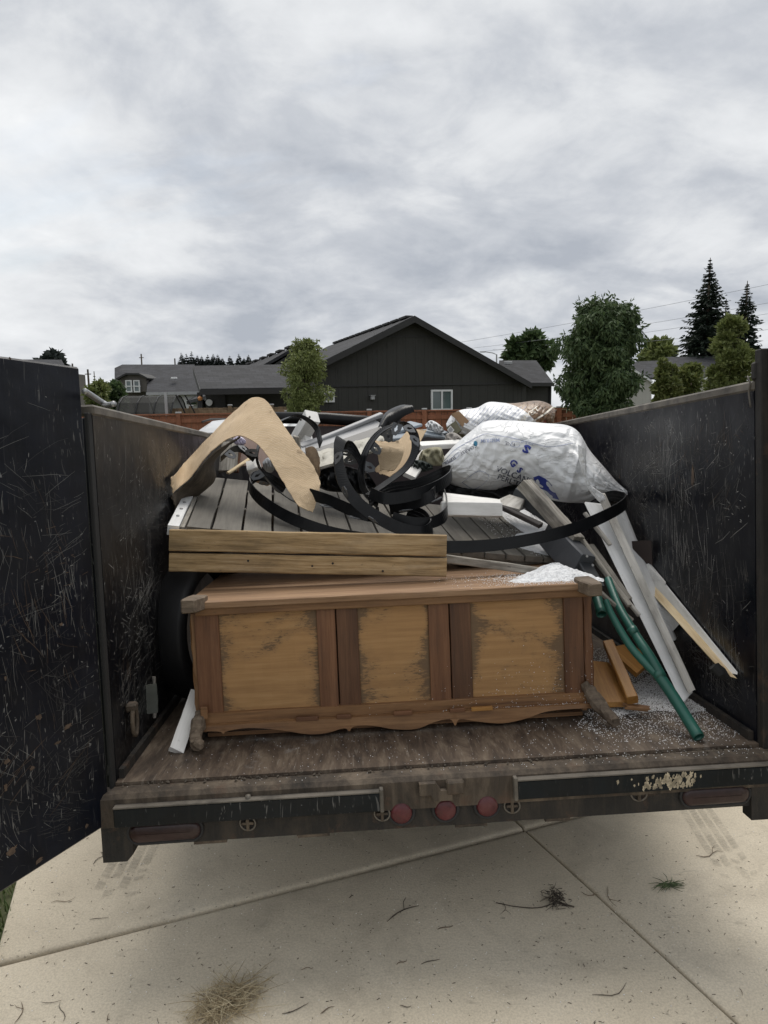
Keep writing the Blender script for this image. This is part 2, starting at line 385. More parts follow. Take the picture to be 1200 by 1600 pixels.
def panel_mat():
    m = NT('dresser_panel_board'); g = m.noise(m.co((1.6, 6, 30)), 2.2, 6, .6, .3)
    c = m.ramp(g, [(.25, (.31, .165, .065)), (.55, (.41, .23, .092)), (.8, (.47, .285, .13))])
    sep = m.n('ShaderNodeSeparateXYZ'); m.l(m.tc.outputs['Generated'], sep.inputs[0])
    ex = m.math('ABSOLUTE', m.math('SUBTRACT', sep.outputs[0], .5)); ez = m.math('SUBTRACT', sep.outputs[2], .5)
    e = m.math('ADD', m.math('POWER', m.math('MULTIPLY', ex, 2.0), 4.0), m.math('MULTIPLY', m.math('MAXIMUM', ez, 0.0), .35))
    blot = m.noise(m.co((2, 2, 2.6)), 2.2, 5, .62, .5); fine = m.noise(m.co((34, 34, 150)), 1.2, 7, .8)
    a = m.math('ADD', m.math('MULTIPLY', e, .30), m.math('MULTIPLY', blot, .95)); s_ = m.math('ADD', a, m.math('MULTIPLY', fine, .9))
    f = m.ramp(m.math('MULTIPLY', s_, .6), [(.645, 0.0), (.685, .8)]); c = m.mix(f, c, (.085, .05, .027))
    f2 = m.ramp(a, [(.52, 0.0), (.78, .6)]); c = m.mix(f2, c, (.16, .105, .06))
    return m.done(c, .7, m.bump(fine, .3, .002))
M_panel = panel_mat()
def cardboard_mat():
    m = NT('corrugated_cardboard')
    w = m.n('ShaderNodeTexWave'); w.wave_type = 'BANDS'; w.bands_direction = 'X'; w.inputs['Scale'].default_value = 26; w.inputs['Distortion'].default_value = 1.2; w.inputs['Detail'].default_value = 2; w.inputs['Detail Scale'].default_value = .6
    m.l(m.tc.outputs['UV'], w.inputs['Vector'])
    mv = m.n('ShaderNodeMapping'); mv.inputs['Rotation'].default_value = (0, 0, .6); m.l(m.tc.outputs['UV'], mv.inputs[0])
    w2 = m.n('ShaderNodeTexWave'); w2.wave_type = 'BANDS'; w2.inputs['Scale'].default_value = 9; w2.inputs['Distortion'].default_value = 7; w2.inputs['Detail'].default_value = 3; w2.inputs['Detail Scale'].default_value = .8
    m.l(mv.outputs[0], w2.inputs['Vector'])
    cr_ = m.ramp(w2.outputs[1], [(.90, 0.0), (.985, 1.0)])
    n = m.noise(m.co(), 6, 6, .6); c = m.ramp(n, [(.3, (.55, .40, .245)), (.7, (.65, .495, .32))])
    c = m.mix(m.mix(1.0, cr_, (.75, .75, .75), 'MULTIPLY'), c, (.74, .60, .43))
    st = m.ramp(m.noise(m.co(), 14, 4, .6), [(.66, 0.0), (.72, .5)]); c = m.mix(st, c, (.16, .10, .06))
    b = m.bump(w.outputs[1], .35, .003); b = m.bump(cr_, .5, .004, b)
    return m.done(c, .85, b)
M_card = cardboard_mat(); M_cardd = wood('shaded_cardboard', (.05, .038, .026), (.10, .078, .055), (.17, .13, .09), .9, .35, .4, .05, .6, (.03, .025, .02))  # second material: the flap's underside shade is put into a darker brown
def concrete_mat():
    m = NT('driveway_concrete'); o = m.co(rand=False)
    c = m.ramp(m.noise(o, 1.1, 7, .6, .3), [(.3, (.51, .445, .34)), (.5, (.60, .53, .41)), (.7, (.66, .59, .47))])
    sp = m.ramp(m.noise(o, 150, 3, .7), [(.36, .84), (.6, 1.05)]); c = m.mix(1.0, c, sp, 'MULTIPLY')
    d = m.ramp(m.noise(o, 2.2, 9, .72, .5), [(.50, 0.0), (.74, .55)]); c = m.mix(d, c, (.25, .215, .165))
    d2 = m.ramp(m.noise(m.co((1.0, 3.0, 1), (0, 0, .5), rand=False), 8, 7, .75, .8), [(.60, 0.0), (.70, .38)]); c = m.mix(d2, c, (.21, .185, .145))
    pit = m.ramp(m.noise(o, 60, 2, .5), [(.70, 0.0), (.75, .5)]); c = m.mix(pit, c, (.14, .125, .10))
    h = m.math('ADD', m.noise(o, 110, 5, .7), m.math('MULTIPLY', m.noise(m.co((1, 4, 1), (0, 0, .4), rand=False), 26, 4, .6), .8))
    return m.done(c, .85, m.bump(h, .35, .004))
M_conc = concrete_mat()
M_joint = plain('joint_dirt', (.09, .075, .058), .95, 0, .35, 40, .5, 120)
def bag_mat(name, kind):
    m = NT(name)
    c = m.ramp(m.noise(m.co(), 3, 6, .6), [(.35, (.74, .75, .76)), (.65, (.82, .825, .83))])
    d = m.ramp(m.noise(m.co(), 5, 8, .7), [(.58, 0.0), (.75, .45)]); c = m.mix(d, c, (.50, .46, .40))
    if kind == 'brown':
        uv = m.n('ShaderNodeSeparateXYZ'); m.l(m.tc.outputs['UV'], uv.inputs[0])
        e = m.math('ADD', uv.outputs[0], m.math('MULTIPLY', uv.outputs[1], -.30))
        f = m.math('GREATER_THAN', e, .585)
        tex = m.ramp(m.noise(m.co(), 40, 5, .7), [(.4, (.09, .05, .025)), (.6, (.24, .14, .07))])
        band = m.math('LESS_THAN', e, .63); tex = m.mix(band, tex, (.23, .14, .075))
        c = m.mix(f, c, tex)
        low = m.math('GREATER_THAN', m.math('ADD', uv.outputs[1], m.math('MULTIPLY', m.noise(m.co(), 4, 2), .06)), .70)
        lowl = m.math('MULTIPLY', low, m.math('LESS_THAN', uv.outputs[0], .62)); c = m.mix(lowl, c, (.17, .16, .09))
    nb = m.bump(m.ramp(m.noise(m.co((1, 1, 2.2), (0, .6, 0)), 5, 3, .5, 1.4), [(.40, 0.0), (.485, .3), (.5, 1.0), (.515, .3), (.6, 0.0)]), .5, .008)
    return m.done(c, .38, nb, 0, .5)
M_bag = bag_mat('white_bag_plastic', 'white'); M_bag2 = bag_mat('printed_soil_bag', 'brown')
M_ink = plain('blue_ink', (.03, .05, .30), .5); M_inkk = plain('dark_ink', (.06, .065, .10), .5); M_inkt = plain('teal_ink', (.03, .22, .36), .5)
M_inkl = plain('pale_ink', (.30, .34, .48), .5); M_inkw = plain('cream_ink', (.75, .70, .60), .5); M_inkr = plain('red_ink', (.4, .05, .05), .5)
def perl_mat():
    m = NT('white_perlite'); c = m.ramp(m.noise(m.co(), 90, 4, .7), [(.3, (.66, .67, .69)), (.55, (.84, .85, .86))])
    return m.done(c, .9, m.bump(m.noise(m.co(), 140, 3, .6), 1.0, .006))
M_perl = perl_mat(); M_grain = plain('perlite_grain', (.84, .84, .84), .9, 0, .1)
M_scr = plain('bare_scratch', (.34, .33, .31), .5, .2, .3, 30); M_scrb = plain('rusty_scrape', (.085, .058, .04), .8, 0, .4, 30, .3); M_scrd = plain('dull_scratch', (.085, .08, .073), .6)
M_cream = plain('cream_scuff', (.42, .36, .26), .8, 0, .3, 40)

# ------------------------------------------------------------------ ground: driveway slabs, earth, lawn
A0, A1 = gnd(0, 1505), gnd(820, 1295); B0, B1 = gnd(815, 1285), gnd(1165, 1600)
ad = (A1 - A0).normalized(); bd = V((-ad.y, ad.x, 0))
bt = (B1 - B0).normalized()
if bt.dot(bd) > 0: bt = -bt
bd = (-bt); IP = A1.copy()      # slab axes ad (right), bd (away from the camera)
ad = V((ad.x, ad.y, 0)); bd = V((bd.x, bd.y, 0))
E0 = gnd(25, 1385)
rel = E0 - IP; det = ad.x * bd.y - ad.y * bd.x
ue = (rel.x * bd.y - rel.y * bd.x) / det          # slab coordinate of the lawn edge
E1 = gnd(0, 1478); rel1 = E1 - IP; ue1 = (rel1.x * bd.y - rel1.y * bd.x) / det; vE0, vE1 = rel.dot(bd), rel1.dot(bd)
def sl_(u, v, z=0.0):
    if u < 0: u = u + (ue1 - ue) * (v - vE0) / (vE1 - vE0) * min(1.3, u / ue)      # the lawn edge is not parallel to the joints
    p = IP + ad * u + bd * v; return V((p.x, p.y, z))
def lin(name, lo, hi, mat, label=None):
    pass
ground_mat = NT('bare_earth'); gc = ground_mat.ramp(ground_mat.noise(ground_mat.co(rand=False), .5, 6, .6), [(.35, (.07, .085, .035)), (.65, (.12, .12, .06))])
M_earth = ground_mat.done(gc, .95)
g = G(); rings = [0, 12, 16, 30, 60, 120, 400, 1500]; zz = [-.05, -.06, -.25, -.3, -.4, -.5, -.6, -1]; rows = []
for r, z in zip(rings, zz): rows.append([V((math.cos(a * math.pi / 24) * max(r, .01), math.sin(a * math.pi / 24) * max(r, .01), z)) for a in range(48)])
g.grid(rows, 0, True); ground = emit('ground', g, M_earth, None, I4, True, kind='structure')
g = G(); c4 = [sl_(ue, -4.0, -.028), sl_(7.0, -4.0, -.028), sl_(7.0, 6.4, -.028), sl_(ue, 6.4, -.028)]
g.prism(c4, (0, 0, -.02)); driveway = emit('driveway', g, M_joint, None, I4, kind='structure')
us = [ue, -2.95 if ue < -3.1 else ue, 0.0, 3.0, 6.0] if ue < -3.1 else [ue, 0.0, 3.0, 6.0]
vs_ = [-3.4, 0.0, 3.2, 6.3]
for i in range(len(us) - 1):
    for j in range(len(vs_) - 1):
        u0_, u1_, v0_, v1_ = us[i], us[i + 1], vs_[j], vs_[j + 1]; rows = []
        nu, nv = 10, 10
        gapv = .009; gapu = .004; ch = .011; chu = .006
        def prof(lo, hi, gap, c, n):      # positions and drop across the slab with rounded shoulders
            a = [(lo + gap, -.026), (lo + gap, -.010), (lo + gap + c * .35, -.004), (lo + gap + c, -.0012), (lo + gap + c * 2, 0)]
            m_ = [(lo + gap + c * 2 + (hi - lo - 2 * gap - 4 * c) * k / n, 0) for k in range(1, n)]
            return a + m_ + [(hi - (x - lo), z) for x, z in a[::-1]]
        pu = prof(u0_, u1_, gapu, chu, nu); pv = prof(v0_, v1_, gapv, ch, nv)
        for (v_, zv) in pv: rows.append([sl_(u_ + .0015 * math.sin(v_ * 31) * (abs(u_) < .05), v_, min(zu, zv)) for (u_, zu) in pu])
        g = G(); g.grid(rows); emit('slab', g, M_conc, driveway, I4, True)
def blades(g, base, h, w, lean, m=0, seg=3):
    a = random.uniform(0, 6.28); dx = V((math.cos(a), math.sin(a), 0)); sd = V((-dx.y, dx.x, 0)); rows = []
    for k in range(seg + 1):
        s = k / seg; p = base + dx * lean * s * s + V((0, 0, h * (s - .25 * s * s))); ww = w * (1 - s * .9); rows.append([p - sd * ww, p + sd * ww])
    g.grid(rows, m)
M_grass = NT('green_grass'); rpi = M_grass.n('ShaderNodeNewGeometry')
M_grass = M_grass.done(M_grass.ramp(rpi.outputs['Random Per Island'], [(.0, (.045, .085, .018)), (.6, (.09, .14, .035)), (1, (.22, .22, .09))]), .7)
g = G()
for k in range(5200):
    v_ = random.uniform(-1.6, 4); u_ = ue - abs(random.gauss(0, .35)) + .02
    blades(g, sl_(u_, v_, -.045), random.uniform(.05, .13), .0028, random.uniform(.01, .07))
emit('lawn_grass', g, M_grass, None, I4, True, label='green lawn grass along the left edge of the concrete driveway', cat='grass', kind='stuff')

# tyre tracks: dusty tread prints
def track_mat(name, col, a_):
    m = NT(name); m.done(col, .9); tr = m.n('ShaderNodeBsdfTransparent'); mx = m.n('ShaderNodeMixShader')
    m.l(m.math('MULTIPLY', m.ramp(m.noise(m.co(), 14, 6, .7), [(.35, .25), (.6, 1.0)]), a_), mx.inputs[0]); m.l(tr.outputs[0], mx.inputs[1]); m.l(m.b.outputs[0], mx.inputs[2]); m.l(mx.outputs[0], m.out.inputs[0]); return m.mat
M_track = track_mat('tyre_dust', (.26, .24, .20), .36); M_track2 = track_mat('faint_tyre_dust', (.26, .24, .20), .28)
def track(p0, p1, w, label, mt=None):
    g = G(); d = (p1 - p0); L = d.length; d.normalize(); s = V((-d.y, d.x, 0)); z = V((0, 0, .004)); n = int(L / .022)
    for k in range(n):
        for c in range(4):
            y0 = -w / 2 + w * c / 4 + .005; y1 = y0 + w / 4 - .010; x0 = k * .022; x1 = x0 + .0185; sk = .006 if c % 2 else -.006
            if random.random() < max(0, k / n - .55) * 1.6: continue
            P = [p0 + d * (x0 + sk) + s * y0 + z, p0 + d * (x1 + sk) + s * y0 + z, p0 + d * (x1 - sk) + s * y1 + z, p0 + d * (x0 - sk) + s * y1 + z]
            g.add(P, [(0, 1, 2, 3)])
    return emit('tyre_track', g, mt or M_track, None, I4, label=label, cat='tyre track', group='dusty tyre tracks on the concrete', kind='stuff')
track(gnd(232, 1290), gnd(172, 1408), .17, 'dusty tyre tread print on the concrete below the left tail light')
track(gnd(1085, 1262), gnd(1160, 1375), .15, 'faint dusty tyre tread print on the concrete below the right tail light', M_track2)

# ------------------------------------------------------------------ houses, fence and trees behind
def shingle_mat(name, c):
    m = NT(name); b = m.n('ShaderNodeTexBrick'); b.inputs['Scale'].default_value = 1.0; b.inputs['Brick Width'].default_value = .32; b.inputs['Row Height'].default_value = .15
    b.inputs['Mortar Size'].default_value = .008; b.inputs['Color1'].default_value = (*[x * .7 for x in c], 1); b.inputs['Color2'].default_value = (*[x * 1.45 for x in c], 1); b.inputs['Mortar'].default_value = (*[x * .4 for x in c], 1); b.inputs['Bias'].default_value = 0.0
    sp = m.n('ShaderNodeSeparateXYZ'); m.l(m.tc.outputs['Object'], sp.inputs[0]); cb = m.n('ShaderNodeCombineXYZ'); m.l(m.math('ADD', sp.outputs[0], m.math('MULTIPLY', sp.outputs[1], .3)), cb.inputs[0]); m.l(m.math('MULTIPLY', sp.outputs[2], 2.2), cb.inputs[1]); m.l(cb.outputs[0], b.inputs['Vector'])
    n = m.ramp(m.noise(m.co(), 1.2, 7, .7), [(.35, .75), (.65, 1.2)]); return m.done(m.mix(1.0, b.outputs[0], n, 'MULTIPLY'), .9, m.bump(b.outputs[1], .4, .01))
M_shin = shingle_mat('grey_shingles', (.026, .0265, .030)); M_shin2 = shingle_mat('far_grey_shingles', (.027, .028, .033))
def siding_mat(name, c, per=5.0):
    m = NT(name); sp = m.n('ShaderNodeSeparateXYZ'); m.l(m.tc.outputs['Object'], sp.inputs[0])
    w = m.math('FRACT', m.math('MULTIPLY', sp.outputs[0], per)); gr = m.ramp(w, [(.0, 0.0), (.06, 1.0)])
    cc = m.ramp(m.noise(m.co(), .7, 6, .6), [(.3, tuple(x * .88 for x in c)), (.7, tuple(x * 1.1 for x in c))]); cc = m.mix(gr, m.mix(1.0, cc, (.78, .78, .78), 'MULTIPLY'), cc)
    return m.done(cc, .85, m.bump(gr, .5, .01))
M_side = siding_mat('dark_grey_siding', (.034, .034, .031)); M_side2 = siding_mat('taupe_siding', (.11, .10, .09)); M_sidec = siding_mat('cream_siding', (.40, .39, .36))
M_trim = plain('dark_trim', (.022, .022, .022), .7, 0, .1, 4); M_wtrim = plain('white_trim', (.62, .63, .63), .5, 0, .05, 4)
def glass_mat(name, c):
    m = NT(name); return m.done(m.ramp(m.noise(m.co(), .6, 3), [(.4, c), (.6, tuple(x * 1.5 for x in c))]), .08, None, 0, .8)
M_glass = glass_mat('window_glass', (.06, .085, .085)); M_glass2 = glass_mat('dark_glass', (.02, .022, .025))
GZ = -.3
def hpl(P, l):            # pixel -> point on the vertical plane through P that contains l
    nrm = V((-l.y, l.x, 0))
    def f(x, y): r = rayw(x, y); return CAM + r * ((P - CAM).dot(nrm) / r.dot(nrm))
    return f
def roofplane(a, b, c, d, t, mat, parent, nm='roof'):
    g = G(); g.prism([a, b, c, d], (0, 0, -t)); return emit(nm, g, mat, parent, I4)
def window(f, P4, l, parent, mid=True, gm=None, fw=.07, nm='window'):
    """P4: x0,y0,x1,y1 in photo pixels on plane f"""
    x0, y0, x1, y1 = P4; A, B = f(x0, y0), f(x1, y1); a = V((l.y, -l.x, 0)); w = (B - A).dot(l); h = A.z - B.z; A = V(A)
    g = G()
    def bar(u0, v0, u1, v1, dep=.04): c = A + l * ((u0 + u1) / 2) - V((0, 0, (v0 + v1) / 2)) + a * dep / 2; g.obox(c, l * (abs(u1 - u0) / 2), a * dep, V((0, 0, abs(v1 - v0) / 2)))
    bar(0, 0, w, fw); bar(0, h - fw, w, h); bar(0, fw, fw, h - fw); bar(w - fw, fw, w, h - fw)
    if mid: bar(w / 2 - fw / 2, fw, w / 2 + fw / 2, h - fw)
    o = emit(nm, g, M_wtrim, parent, I4)
    for u0, u1 in (((fw, w / 2 - fw / 2), (w / 2 + fw / 2, w - fw)) if mid else ((fw, w - fw),)):
        g = G(); c = A + l * ((u0 + u1) / 2) - V((0, 0, h / 2)) + a * .01; g.obox(c, l * ((u1 - u0) / 2), a * .008, V((0, 0, h / 2 - fw))); emit('pane', g, gm or M_glass, o, I4)
    return o
# the dark grey house
yaw = math.atan((600 - 228) / F); al = V((-math.sin(yaw), math.cos(yaw), 0)); ll = V((math.cos(yaw), math.sin(yaw), 0)); outw = -al
PK = far(648, 493, 28.0); fp = hpl(PK, ll)
hs = root('dark_grey_house', 'long dark grey house with a wide gable end and white framed window', 'house', (PK.x, PK.y + 3, GZ), Fm=I4)
RE, LE = fp(829, 597), fp(432, 600); setb = al * .45
fw_ = hpl(PK + setb, ll); pk2, re2, le2 = fw_(648, 500), fw_(822, 596), fw_(440, 600)
g = G(); poly = [V(pk2), V(re2), V((re2.x, re2.y, GZ)), V((le2.x, le2.y, GZ)), V(le2)]; g.prism(poly, al * 12); emit('wall', g, M_side, hs, I4)
for E_, s in ((RE, 1), (LE, -1)):
    E2 = E_ + (E_ - PK).normalized() * .05
    roofplane(PK, E2, E2 + al * 13.5, PK + al * 13.5, .14, M_shin, hs)
    g = G(); dn = V((0, 0, -1)); g.prism([PK - al * .03 + dn * .02, E2 - al * .03 + dn * .02, E2 - al * .03 + dn * .24, PK - al * .03 + dn * .26], al * .045); emit('barge_board', g, M_trim, hs, I4)
for k in range(11):
    g = G(); c = PK + al * (1.0 + k * 1.05) + V((0, 0, .03)); g.obox(c, ll * .16, al * .42, V((0, 0, .05)), 0, .02); emit('ridge_vent', g, M_trim, hs, I4)
tb0, tb1 = fw_(470, 604), fw_(818, 599); g = G(); g.obox((tb0 + tb1) / 2 - al * .02 , (tb1 - tb0) / 2, al * .03, V((0, 0, .03))); emit('belt_board', g, M_trim, hs, I4)
tb0, tb1 = fw_(607, 526), fw_(691, 526); g = G(); g.obox((tb0 + tb1) / 2 - al * .01 , (tb1 - tb0) / 2, al * .015, V((0, 0, .02))); emit('belt_board', g, M_trim, hs, I4)
window(hpl(PK + setb - al * .02, ll), (673, 609, 706.5, 641), ll, hs); window(hpl(PK + setb - al * .02, ll), (492, 612, 522.5, 628.5), ll, hs, False, M_glass2)
c = hpl(PK + setb - al * .08, ll)(582, 621.5); g = G(); g.obox(c, ll * .08, al * .07, V((0, 0, .08)), 0, .02); g.obox(c + V((0, 0, .09)), ll * .10, al * .09, V((0, 0, .012))); emit('wall_lamp', g, M_sid, hs, I4)
for k in range(26):
    q_ = re2.lerp(le2, (k + .5) / 26); top_z = pk2.z - abs((q_ - pk2).dot(ll)) * (pk2.z - re2.z) / abs((re2 - pk2).dot(ll)) - .3
    g = G(); g.obox(V((q_.x, q_.y, (GZ + top_z) / 2)) - al * .004, ll * .006, al * .003, V((0, 0, (top_z - GZ) / 2))); emit('batten', g, M_side, hs, I4)
# wing on the right with a hipped roof
wf = hpl(PK + al * 1.4, ll); a_, b_ = wf(800, 597), wf(861, 598)
g = G(); g.prism([a_, b_, V((b_.x, b_.y, GZ)), V((a_.x, a_.y, GZ))], al * 5); emit('wing_wall', g, M_side, hs, I4)
e0, e1 = hpl(PK + al * 1.0, ll)(775, 598), hpl(PK + al * 1.0, ll)(864.5, 598); t0, t1 = hpl(PK + al * 3.6, ll)(780, 563), hpl(PK + al * 3.6, ll)(838, 563)
roofplane(e0, e1, t1, t0, .12, M_shin, hs, 'wing_roof'); roofplane(e1, e1 + al * 5.4, t1 + al * .3, t1, .12, M_shin, hs, 'wing_roof')
g = G(); g.obox((e0 + e1) / 2 - al * .05 + V((0, 0, -.08)), (e1 - e0) / 2, al * .05, V((0, 0, .07))); emit('gutter', g, M_trim, hs, I4)
c = hpl(PK + al * 2.4, ll)(794, 567); g = G(); g.obox(c, ll * .14, al * .14, V((0, 0, .07)), 0, .02); emit('roof_vent', g, M_sid, hs, I4)
g = G(); c = wf(859, 600); g.tube([c - al * .06, V((c.x, c.y, GZ)) - al * .06], .05, 8); emit('downpipe', g, M_trim, hs, I4)
# rear roof with a second ridge
Q = far(457, 542, 37); roofplane(Q - al * 6, Q + al * 4, Q + al * 4 - ll * 4 - V((0, 0, 2)), Q - al * 6 - ll * 4 - V((0, 0, 2)), .2, M_shin, hs, 'rear_roof') if False else None
Q0, Q1 = far(462, 541, 34), far(386, 571, 44)
roofplane(Q0, Q1, Q1 + ll * 5 - V((0, 0, 2.4)), Q0 + ll * 5 - V((0, 0, 2.4)), .15, M_shin, hs, 'rear_roof'); roofplane(Q0, Q1, Q1 - ll * 4 - V((0, 0, 2.2)), Q0 - ll * 4 - V((0, 0, 2.2)), .15, M_shin, hs, 'rear_roof')
g = G(); g.prism([Q0 - V((0, 0, .2)), Q0 + ll * 4.6 - V((0, 0, 2.6)), V((Q0.x + ll.x * 4.6, Q0.y + ll.y * 4.6, GZ)), V((Q0.x - ll.x * 3.6, Q0.y - ll.y * 3.6, GZ)), Q0 - ll * 3.6 - V((0, 0, 2.4))], al * 9); emit('rear_wall', g, M_side, hs, I4)
for k in range(6):
    s = (k + .6) / 6; g = G(); g.obox(Q0.lerp(Q1, s) + V((0, 0, .05)), ll * .16, (Q1 - Q0).normalized() * .4, V((0, 0, .06)), 0, .02); emit('ridge_vent', g, M_trim, hs, I4)
# low garage wing with a porch
X_ = V((1, 0, 0)); Yv = V((0, 1, 0))
gr = root('garage_wing', 'low dark grey garage with shingled roof and porch post beside the young tree', 'garage', (far(380, 640, 23).x, 24, GZ), Fm=I4)
ea, eb = far(313.5, 607.5, 21.5), far(470, 605, 21.5); ra, rb = far(302, 571.5, 25), far(470, 569, 25)
roofplane(ea, eb, rb, ra, .12, M_shin, gr); eb2, ea2 = V((eb.x, 28.5, eb.z)), V((ea.x - .4, 28.5, ea.z)); roofplane(rb, eb2, ea2, ra, .12, M_shin, gr)
g = G(); g.prism([ra + V((-.02, 0, -.02)), ea + V((-.02, -.02, -.02)), ea + V((-.02, -.02, -.24)), ra + V((-.02, 0, -.30)), V((ra.x - .4, 28.5, ea.z - .24)), V((ra.x - .4, 28.5, ea.z - .02))], (.05, 0, 0)); emit('barge_board', g, M_trim, gr, I4)
g = G(); g.box((ea.x, 21.40, ea.z - .18), (eb.x, 21.49, ea.z - .02)); emit('gutter', g, M_trim, gr, I4)
g = G(); x0 = far(322, 620, 24).x; g.box((x0, 24, GZ), (eb.x, 28, ea.z + .3)); emit('wall', g, M_side, gr, I4)
g = G(); x0 = far(309, 620, 21.7).x; g.box((x0, 21.6, GZ), (x0 + .14, 21.75, ea.z - .1), ch=.01); emit('porch_post', g, M_trim, gr, I4)
x1 = far(335, 620, 23.9).x; g = G(); g.box((x1, 23.93, GZ + .4), (x1 + .35, 23.995, far(340, 612, 24).z)); emit('door', g, M_trim, gr, I4)
c = far(327, 629, 23.9); g = G(); g.disc(c, (0, -1, 0), .11, .04, 14); emit('dish', g, M_wtrim, gr, I4)
c = far(312.5, 622, 21.5); g = G(); g.tube([c + V((0, 0, -.07)), c, c + V((0, 0, .06))], [.05, .08, .03], 8); emit('porch_lantern', g, plain('amber_glass', (.5, .22, .08), .4), None, I4, label='small amber lantern on the porch post of the garage', cat='lantern')
# neighbouring house far left
nh = root('grey_neighbour_house', 'far grey shingled house with a white framed upstairs window, behind the dark mesh tunnel', 'house', (far(240, 640, 44).x, 46, GZ), Fm=I4)
a_, b_ = far(179, 595, 43), far(305, 592, 43); c_, d_ = far(304, 569.5, 47), far(191, 569.5, 47); l2 = far(179, 575, 45)
g = G(); g.prism([a_, b_, c_, d_, l2], (0, .1, -.15)); emit('roof', g, M_shin2, nh, I4)
g = G(); g.box((a_.x + .1, 43.2, GZ), (b_.x, 50, a_.z - .02)); emit('wall', g, M_side2, nh, I4)
g = G(); P = [far(183, 600, 41.8), far(184, 590, 41.8), far(197, 584, 41.8), far(216, 584, 41.8), far(228, 590, 41.8), far(231, 612, 41.8), far(183, 612, 41.8)]; g.prism(P, (0, 2.5, 0)); emit('dormer_wall', g, M_side2, nh, I4)
g = G(); P = [far(181, 591, 41.5), far(196, 583, 41.5), far(217, 583, 41.5), far(230, 590, 41.5), far(230, 592, 41.5), far(216, 585.5, 41.5), far(197, 585.5, 41.5), far(182, 593.5, 41.5)]; g.prism(P, (0, 2.2, 0)); emit('dormer_roof', g, M_trim, nh, I4)
fN = hpl(V((0, 41.7, 0)), X_)
for xx in (196, 208.3): 
    o = window(fN, (xx, 594, xx + 11.3, 613), X_, nh, False, M_glass, .07); A_, B_ = fN(xx, 603.5), fN(xx + 11.3, 603.5); g = G(); g.obox((A_ + B_) / 2 + V((0, -.03, 0)), (B_ - A_) / 2, Yv * .05, V((0, 0, .03))); emit('glazing_bar', g, M_wtrim, o, I4)
a_, b_, c_, d_ = far(229, 613, 40), far(311, 613, 40), far(311, 590, 42.9), far(231, 591, 42.9); roofplane(a_, b_, c_, d_, .12, M_shin2, nh, 'lower_roof')
g = G(); g.box((a_.x, 39.9, a_.z - .16), (b_.x, 40.0, a_.z - .0)); emit('gutter', g, M_sid, nh, I4)
g = G(); g.box((far(232, 620, 40.4).x, 40.4, GZ), (b_.x, 43.1, a_.z - .14)); emit('lower_wall', g, M_wtrim, nh, I4)
c = far(272, 591, 41.8); g = G(); g.obox(c, X_ * .15, Yv * .15, V((0, 0, .06)), 0, .02); emit('roof_vent', g, M_wtrim, nh, I4)
vs, fs = [], []
c = far(302, 625, 40.38); g = G(); g.add([c + V((math.cos(a) * .12, 0, math.sin(a) * .12)) for a in [k * .785 for k in range(8)]], [tuple(range(8))]); g.box(c + V((-.14, -.01, -.22)), c + V((.14, 0, -.16))); emit('wall_mark', g, plain('teal_mark', (.03, .12, .11), .7), nh, I4)
# netted hoop tunnel
nt_ = root('mesh_tunnel', 'low garden tunnel of dark mesh over hoops behind the fence', 'garden tunnel', (far(225, 640, 19).x, 20, GZ), Fm=I4)
nm_ = NT('dark_mesh_net'); nm_.done(plain and (.035, .035, .032), .9); trn = nm_.n('ShaderNodeBsdfTransparent'); mxs = nm_.n('ShaderNodeMixShader'); mxs.inputs[0].default_value = .72; nm_.l(trn.outputs[0], mxs.inputs[1]); nm_.l(nm_.b.outputs[0], mxs.inputs[2]); nm_.l(mxs.outputs[0], nm_.out.inputs[0]); M_net = nm_.mat
xa, xb = far(172, 640, 19).x, far(262, 640, 19).x; zt = far(220, 617, 19).z
def arc(y0, r, x): return [V((x, y0 + 1.1 - 1.1 * math.cos(a), GZ + (zt - GZ) * math.sin(a) ** .6)) for a in [k * math.pi / 12 for k in range(13)]]
g = G(); g.grid([arc(19, 1, xa + (xb - xa) * k / 6) for k in range(7)]); emit('net', g, M_net, nt_, I4)
for k, px in enumerate((176, 205, 234, 262)):
    x = far(px, 640, 19).x; g = G(); g.tube(arc(18.97, 1, x), .018, 6); emit('hoop', g, M_pl, nt_, I4)
for px, dx_ in ((276, .5), (290, .55)):
    x = far(px, 640, 18.5).x; g = G(); g.tube([V((x + dx_ * (1 - math.cos(a)), 18.5, GZ + (far(px, 617, 18.5).z - GZ) * math.cos(a * .9) ** .5 if a < 1.55 else GZ)) for a in [k * math.pi / 20 for k in range(10)]] + [V((x + dx_, 18.5, GZ))], .02, 6); emit('hoop', g, M_pl, nt_, I4)
g = G(); x = far(259.5, 640, 18.4).x; g.box((x - .03, 18.4, GZ), (x + .04, 18.46, far(259, 613, 18.4).z)); emit('steel_post', g, M_metal, nt_, I4)
